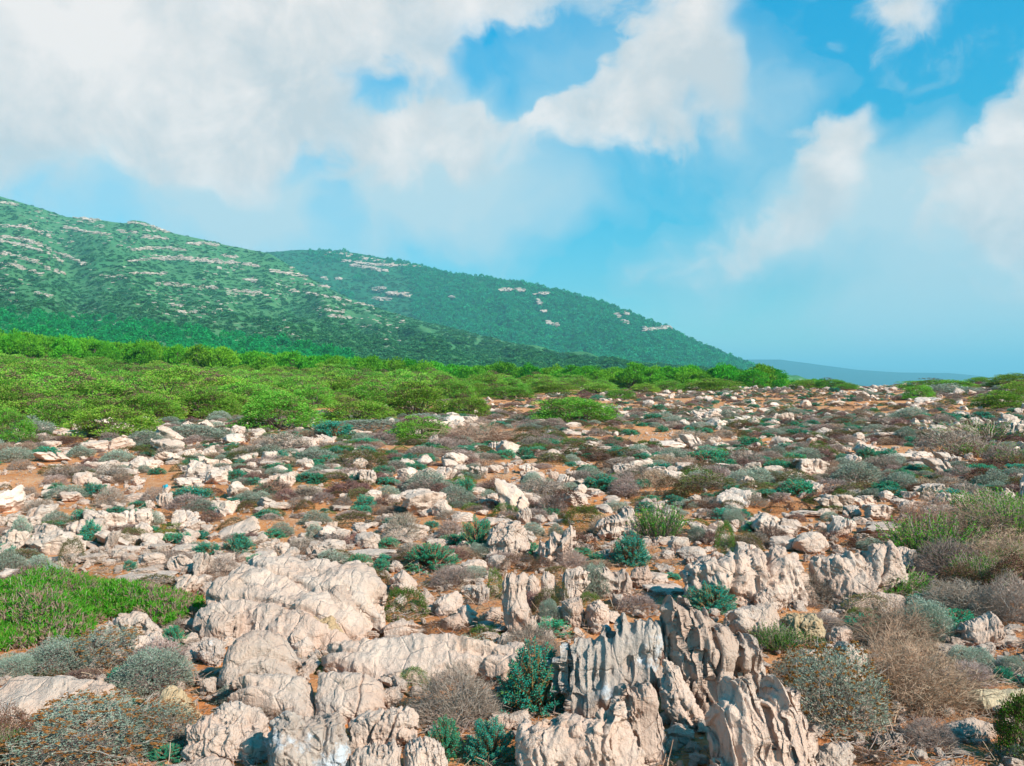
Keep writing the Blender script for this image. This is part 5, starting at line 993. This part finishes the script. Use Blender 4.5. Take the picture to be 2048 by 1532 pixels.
HB = Hill(SB, 800, ((0, 700, 1600), (2200, 2100, 1500)), .8, 4, .014, 12.0)
HC = Hill(SCN, 4800, 6200, 1.0, 5, .001, 14.0); HD = Hill(SD, 17000, 20000, 1.0, 6, .0005, 12.0)
def hill_mat(name, a, b, rock, amt):
    m, nt = new_mat(name); tc = nd(nt, 'ShaderNodeTexCoord').outputs['Object']
    c = mixc(nt, ramp(nt, noise(nt, tc, .02, 10, .75), [(.40, 0), (.60, 1)]), a, b)
    rk = ramp(nt, noise(nt, mapped(nt, tc, (1, 1, 3.2)), .05, 8, .7), [(.58, 0), (.66, 1)]); pt = ramp(nt, noise(nt, tc, .006, 3), [(.45, 0), (.6, 1)])
    c = mixc(nt, mth(nt, 'MULTIPLY', mth(nt, 'MULTIPLY', rk, pt), amt), c, rock)
    finish(nt, c, .95, noise(nt, tc, .12, 8, .7), 3, .8, .05); return m
hillA = HA.build('hill', hill_mat('hill_scrub_ground', (.052, .18, .062), (.085, .21, .075), (.46, .37, .30), .8), -1.1, .36, 420, 220, 'nearer hill with white rock ledges among green scrub')
hillB = HB.build('hill', hill_mat('hill_wood_ground', (.016, .115, .045), (.03, .14, .055), (.42, .32, .24), .4), -.55, .40, 300, 140, 'wooded second hill sloping down to the plain')
HC.build('hill', hill_mat('far_hill_ground', (.004, .06, .06), (.006, .07, .065), (.3, .25, .2), .05), .05, .8, 260, 30, 'long low blue hill in the haze')
HD.build('hill', hill_mat('faint_hill_ground', (.03, .07, .05), (.035, .08, .05), (.3, .25, .2), 0), .1, .75, 120, 12, 'faint pale ridge behind the long blue hill')
rng = np.random.default_rng(21)
def low_crown(seed, mat, n=150, l=.34, w=.24): return p_cushion(seed, n, mat, l, w, amp=.3, spread=.5)['foliage']
SCR = [low_crown(800 + i, 'scrub') for i in range(4)]; FOR = [low_crown(810 + i, 'forest') for i in range(4)]; EMR = [low_crown(820 + i, 'emerald', 420, .2, .13) for i in range(4)]
def on_hill(hill, n, x0, x1, mask, forms, s0, s1, asp, name, label, cat):
    sx = rng.uniform(x0, x1, n); top = np.interp(sx, hill.px, hill.py); sy = top + (790 - top) * rng.random(n); k = mask(sx, sy); P_, good = hill.at(sx[k], sy[k]); n = len(P_)
    S = np.exp(rng.uniform(np.log(s0 * .8), np.log(s1), n)) * (1 + .7 * rng.random(n) ** 5); ix = rng.integers(0, len(forms), n)
    return scatter(name, forms, P_ - np.array([0, 0, .1]) * S[:, None], zrot(rng, n, 0), np.stack([S, S, S * asp * rng.uniform(.8, 1.2, n)], -1), ix, label, cat)
nz = lambda x, y, f, s: vnoise(np.stack([np.asarray(x) / f, np.asarray(y) / (f * .45), np.asarray(x) * 0], -1), s)
EB = lambda x: np.interp(x, [-200, 0, 150, 300, 450, 640, 700, 720], [622, 627, 634, 648, 668, 698, 712, 900])
on_hill(HA, 26000, -160, 1560, lambda x, y: (y < EB(x)) & ((nz(x, y, 30, 3) > -.85) | (np.abs(x - 150) < 45)), SCR, 1.5, 4.4, .42, 'hillside_scrub', 'dark green scrub dotting the nearer hillside', 'scrub')
on_hill(HA, 4200, -160, 760, lambda x, y: (y >= EB(x)) & (y < EB(x) + 90), EMR, 3.6, 5.2, .8, 'plantation', 'smooth emerald plantation along the hill foot', 'plantation')
on_hill(HB, 6000, 420, 860, lambda x, y: x < 830 + (y - 530) * .35, SCR, 2.5, 5.5, .45, 'ridge_scrub', 'green scrub on the stony shoulder of the second hill', 'scrub')
on_hill(HB, 24000, 420, 1620, lambda x, y: (x > 800 + (y - 530) * .35) | (nz(x, y, 40, 4) > .25), FOR, 4.6, 7.6, .8, 'hill_forest', 'dark green forest covering the second hill', 'forest')
# white ledges
K8 = (0, 380, 2.2756); K3 = (700, 480, 2.56); LED = []
for crop, hill, txt in ((K8, HA, """0 165 100 170 200 200 245 225|0 215 90 225 180 250 260 290 340 320 390 340|0 235 100 250 200 285 280 330|0 290 80 305 160 330 240 370 290 385|0 340 60 345 150 375 200 395|0 60 80 70|290 170 360 185 430 200 500 205|570 150 640 155 700 170 760 195|360 132 450 140|650 217 760 222|600 275 680 267 760 268 840 277|590 330 680 314 790 310 900 316 1000 326 1100 336 1180 352|
720 318 900 322 1080 338|1230 370 1300 380 1390 398|680 430 760 432 860 440 940 445 1000 452|1030 460 1110 465 1190 475|1320 465 1400 470 1500 490 1600 510 1700 530|780 525 830 530|780 555 900 560|1110 410 1180 420|1500 575 1600 585|600 380 760 385|850 245 920 250|480 400 560 400|900 240 990 255|0 450 60 470|30 500 90 515|160 470 230 490|1400 430 1500 445|1450 540 1560 560|540 190 620 195|1000 300 1080 310"""),
                         (K8, HB, "1560 325 1640 335 1750 345 1850 345 1920 352|1600 345 1760 372|1460 405 1560 410|1720 470 1870 485|1480 290 1600 300|1640 312 1750 330|1700 495 1780 500"),
                         (K3, HB, "770 270 900 272|940 290 1010 290|955 325 978 345|980 380 1010 385|1000 430 1060 455|510 305 532 310|1355 395 1380 405|1390 435 1425 440|1490 475 1560 470 1640 460|1600 465 1640 460|120 265 180 262|200 290 300 292|1405 380 1420 400|1010 445 1060 450")):
    for seg in txt.replace('\n', '').split('|'):
        v = np.array(seg.split(), float).reshape(-1, 2); v = np.array(crop[:2]) + v / crop[2]; L_ = np.concatenate([[0], np.cumsum(np.hypot(*np.diff(v, axis=0).T))]); n = int(L_[-1] / .9) + 4
        t = rng.uniform(0, L_[-1], n); keep = vnoise(np.stack([t / 9, t * 0 + v[0, 0], t * 0], -1), 6) > -.62; t = t[keep]
        Pp, _ = hill.at(np.interp(t, L_, v[:, 0]), np.interp(t, L_, v[:, 1]) + rng.normal(0, 1.3, len(t))); LED.append(Pp if crop is not K3 else Pp + np.array([0, -6, 4.5]))
LED = np.concatenate(LED); n = len(LED); sc_ = LED[:, 1] / 1000
sx = rng.uniform(0, 1000, 2600); sy = rng.uniform(400, 690, 2600); kx = nz(sx, sy, 60, 15) > .05; Px, _ = HA.at(sx[kx], sy[kx]); LED = np.concatenate([LED, Px]); sc_ = np.concatenate([sc_, Px[:, 1] / 1150]); n = len(LED)
S = rng.uniform(1.6, 6.0, n) * sc_
mled = rock_mat('ledge_limestone', (.60, .49, .41), (.50, .37, .29), (.45, .25, .15), .4, sc=.3)
LF = []
for me in ROCK['B'][:3] + ROCK['S'][:2]:
    c_ = me.copy(); c_.materials.clear(); c_.materials.append(mled); LF.append(c_)
scatter('rock_ledges', LF, LED - np.array([0, 0, .4]) * sc_[:, None], np.stack([rng.normal(0, .1, n), rng.normal(0, .1, n), rng.normal(0, .35, n)], -1), np.stack([S * 1.35, S * .6, S * rng.uniform(.2, .42, n)], -1), rng.integers(0, 5, n), 'white limestone ledges banding the green hillsides', 'ledges')
resolve_labels()
# ------------------------------------------------------------------ haze, sky, sun, camera
SUN_EL, SUN_AZ = math.radians(35), math.radians(130)     # azimuth clockwise from the view direction
def haze(density, col):
    x, y0, y1, z0, z1 = 26000, -60, 33000, -64, 345
    V = np.array([(sx * x, y, z) for sx in (-1, 1) for y in (y0, y1) for z in (z0, z1)], float)
    Q = [(0, 1, 3, 2), (4, 6, 7, 5), (0, 4, 5, 1), (2, 3, 7, 6), (0, 2, 6, 4), (1, 5, 7, 3)]
    m, nt = new_mat('haze_air'); v = nd(nt, 'ShaderNodeVolumePrincipled'); v.inputs['Density'].default_value = density; v.inputs['Color'].default_value = rgba(col); v.inputs['Anisotropy'].default_value = 0.0
    o = nd(nt, 'ShaderNodeOutputMaterial'); nt.links.new(v.outputs[0], o.inputs['Volume'])
    tag(link('haze', make_mesh('haze', V, Q, [m])), 'pale blue haze in the air towards the far hills', 'haze', kind='stuff')
haze(1.85e-4, (.33, .80, .95))
W = bpy.data.worlds.new('World'); SC.world = W; W.use_nodes = True; nt = W.node_tree; nt.nodes.clear()
sky = nd(nt, 'ShaderNodeTexSky', sky_type='NISHITA', sun_disc=False, sun_elevation=SUN_EL, sun_rotation=SUN_AZ, altitude=50, air_density=1.0, dust_density=.6, ozone_density=3.0)
tc = nd(nt, 'ShaderNodeTexCoord').outputs['Generated']; sp = nd(nt, 'ShaderNodeSeparateXYZ'); nt.links.new(tc, sp.inputs[0])
az = mth(nt, 'ARCTAN2', sp.outputs[0], sp.outputs[1]); el = mth(nt, 'ARCSINE', sp.outputs[2])
cv = nd(nt, 'ShaderNodeCombineXYZ'); nt.links.new(az, cv.inputs[0]); nt.links.new(el, cv.inputs[1])
def warp(vec, scale, amt, det, off):
    n = nd(nt, 'ShaderNodeTexNoise'); n.inputs['Scale'].default_value = scale; n.inputs['Detail'].default_value = det; n.inputs['Roughness'].default_value = .58
    mp = nd(nt, 'ShaderNodeMapping'); mp.inputs['Location'].default_value = (off, off * 1.7, .3); nt.links.new(vec, mp.inputs[0]); nt.links.new(mp.outputs[0], n.inputs['Vector'])
    a = nd(nt, 'ShaderNodeVectorMath', operation='SUBTRACT'); nt.links.new(n.outputs['Color'], a.inputs[0]); a.inputs[1].default_value = (.5, .5, .5)
    b = nd(nt, 'ShaderNodeVectorMath', operation='SCALE'); nt.links.new(a.outputs[0], b.inputs[0]); b.inputs['Scale'].default_value = amt
    c = nd(nt, 'ShaderNodeVectorMath', operation='ADD'); nt.links.new(vec, c.inputs[0]); nt.links.new(b.outputs[0], c.inputs[1]); return c.outputs[0], n.outputs[0]
wv1, _ = warp(cv.outputs[0], 5, .20, 3, 1.3); wv, n2 = warp(wv1, 16, .065, 7, 4.1)
def cloud(lst):
    acc = None
    for (px, py, rx, ry, rot, wt) in lst:                # cloud masses by direction (given as photo pixels, turned into azimuth and elevation)
        u, v = (px - CX) / F, (HOR - py) / F; a0, e0 = math.atan(u), math.atan(v * math.cos(math.atan(u)))
        k = math.cos(a0) / F
        mp = nd(nt, 'ShaderNodeMapping', vector_type='TEXTURE'); mp.inputs['Location'].default_value = (a0, e0, 0); mp.inputs['Rotation'].default_value = (0, 0, math.radians(rot)); mp.inputs['Scale'].default_value = (rx * k * 1.0, ry * k, 1)
        nt.links.new(wv, mp.inputs[0]); g = nd(nt, 'ShaderNodeTexGradient', gradient_type='SPHERICAL'); nt.links.new(mp.outputs[0], g.inputs[0])
        w = mth(nt, 'MULTIPLY', g.outputs['Fac'], wt * .62); acc = w if acc is None else mth(nt, 'ADD', acc, w)
    return acc
dense = cloud([(100, 60, 640, 330, 0, 1.9), (480, 100, 480, 300, 0, 1.6), (820, 20, 330, 170, 0, 1.3), (1080, -20, 300, 140, 0, 1.0), (560, 220, 300, 130, 0, .9), (260, 230, 400, 120, 0, .6),
               (1385, 100, 190, 230, -12, 1.9), (1270, 200, 200, 120, 25, 1.2), (1080, 260, 260, 95, 6, 1.05), (870, 250, 200, 130, 30, 1.2), (1440, 215, 150, 110, 0, .7), (740, 320, 170, 95, 30, .8),
               (1790, 10, 170, 85, 0, 1.3), (1640, 165, 110, 60, 20, .55), (1655, 60, 50, 40, 0, .5), (1705, 295, 130, 100, 0, 1.6), (1660, 390, 130, 110, 50, .7), (1480, 510, 240, 80, 14, .6), (1600, 460, 150, 100, 35, .5),
               (2040, 250, 170, 110, 35, 1.1), (1990, 380, 240, 140, 0, .8), (2120, 420, 280, 280, 0, .9), (-700, 250, 900, 400, 0, 1.3), (2900, 300, 700, 260, 0, 1.2),
               (770, 205, 140, 65, 15, -1.4), (1060, 145, 210, 85, 20, -1.7), (560, 310, 150, 50, 0, -.6), (1200, 60, 90, 60, 40, -.5), (1640, 90, 120, 160, 0, -.8), (1850, 330, 90, 160, 0, -1.0)])
soft = cloud([(180, 320, 600, 190, 0, 1.5), (470, 410, 150, 150, 0, 1.1), (790, 380, 320, 200, 15, 1.6), (1070, 440, 210, 120, 0, 1.2), (900, 320, 420, 140, 10, 1.0), (1930, 520, 440, 320, 0, 1.6), (1880, 400, 200, 160, 0, .7), (300, 260, 700, 160, 0, .6), (1540, 490, 330, 140, 18, 1.3), (1660, 380, 170, 160, 40, .8), (620, 480, 500, 90, 0, .6), (1980, 640, 500, 100, 0, .5), (1000, 300, 500, 200, 0, .4), (1490, 230, 170, 200, 0, .9), (1640, 170, 110, 70, 20, .6), (1200, 100, 250, 160, 0, .5), (640, 390, 70, 130, 0, -1.0), (580, 310, 120, 50, 0, -.8)])
ed = mth(nt, 'MULTIPLY', mth(nt, 'SUBTRACT', n2, .5), .9)
a1 = ramp(nt, mth(nt, 'ADD', dense, ed), [(.15, 0), (.32, .45), (.54, .90), (.9, 1)], 'B_SPLINE')
a2 = ramp(nt, mth(nt, 'ADD', soft, mth(nt, 'MULTIPLY', ed, .4)), [(.05, 0), (.42, .48), (.9, .9)], 'B_SPLINE')
alpha = mth(nt, 'SUBTRACT', 1.0, mth(nt, 'MULTIPLY', mth(nt, 'SUBTRACT', 1.0, a1), mth(nt, 'SUBTRACT', 1.0, a2)))
SKY_S = .10
tint = mixc(nt, 1.0, sky.outputs[0], ramp(nt, el, [(0, (.55, .68, .64)), (.10, (.20, .53, .55)), (.22, (.05, .63, .66)), (.45, (.0, .83, .92))]), 'MULTIPLY')
sh2 = nd(nt, 'ShaderNodeVectorMath', operation='ADD'); nt.links.new(cv.outputs[0], sh2.inputs[0]); sh2.inputs[1].default_value = (.025, .020, 0)   # billows are lit from the sun's side
lit = mth(nt, 'ADD', mth(nt, 'MULTIPLY', mth(nt, 'SUBTRACT', noise(nt, cv.outputs[0], 13, 7, .6, .5), noise(nt, sh2.outputs[0], 13, 7, .6, .5)), .55), noise(nt, cv.outputs[0], 5, 5, .55))
shade = ramp(nt, lit, [(.34, (2.6, 2.85, 3.0)), (.50, (3.3, 3.3, 3.3)), (.64, (3.95, 3.75, 3.65))])
thin = mixc(nt, a1, (2.5, 3.15, 3.4), shade)
skyc = mixc(nt, alpha, tint, thin)
bg = nd(nt, 'ShaderNodeBackground'); bg.inputs['Strength'].default_value = SKY_S; nt.links.new(skyc, bg.inputs[0])
wo = nd(nt, 'ShaderNodeOutputWorld'); nt.links.new(bg.outputs[0], wo.inputs[0])
sl = bpy.data.lights.new('sun', 'SUN'); sl.energy = 3.05; sl.angle = math.radians(.55); sl.color = (1, .93, .84)
so = bpy.data.objects.new('sun', sl); COL.objects.link(so)
sd = Vector((math.sin(SUN_AZ) * math.cos(SUN_EL), math.cos(SUN_AZ) * math.cos(SUN_EL), math.sin(SUN_EL))); so.rotation_euler = sd.to_track_quat('Z', 'Y').to_euler()
cam = bpy.data.cameras.new('camera'); co = bpy.data.objects.new('camera', cam); COL.objects.link(co)
co.location = (0, 0, EYE); co.rotation_euler = (PI / 2, 0, 0); cam.sensor_width = 36; cam.lens = 36 * F / 2048; cam.shift_y = -(766 - HOR) / 2048; cam.clip_start = .05; cam.clip_end = 60000
SC.camera = co
SC.view_settings.view_transform = 'Standard'; SC.view_settings.look = 'None'; SC.view_settings.gamma = 1; SC.view_settings.exposure = 1.27
SC.cycles.max_bounces = 6; SC.cycles.diffuse_bounces = 4; SC.cycles.transmission_bounces = 3; SC.cycles.volume_bounces = 0; SC.cycles.transparent_max_bounces = 4
SC.cycles.use_denoising = True; SC.cycles.denoiser = 'OPENIMAGEDENOISE'; SC.cycles.sample_clamp_indirect = 4
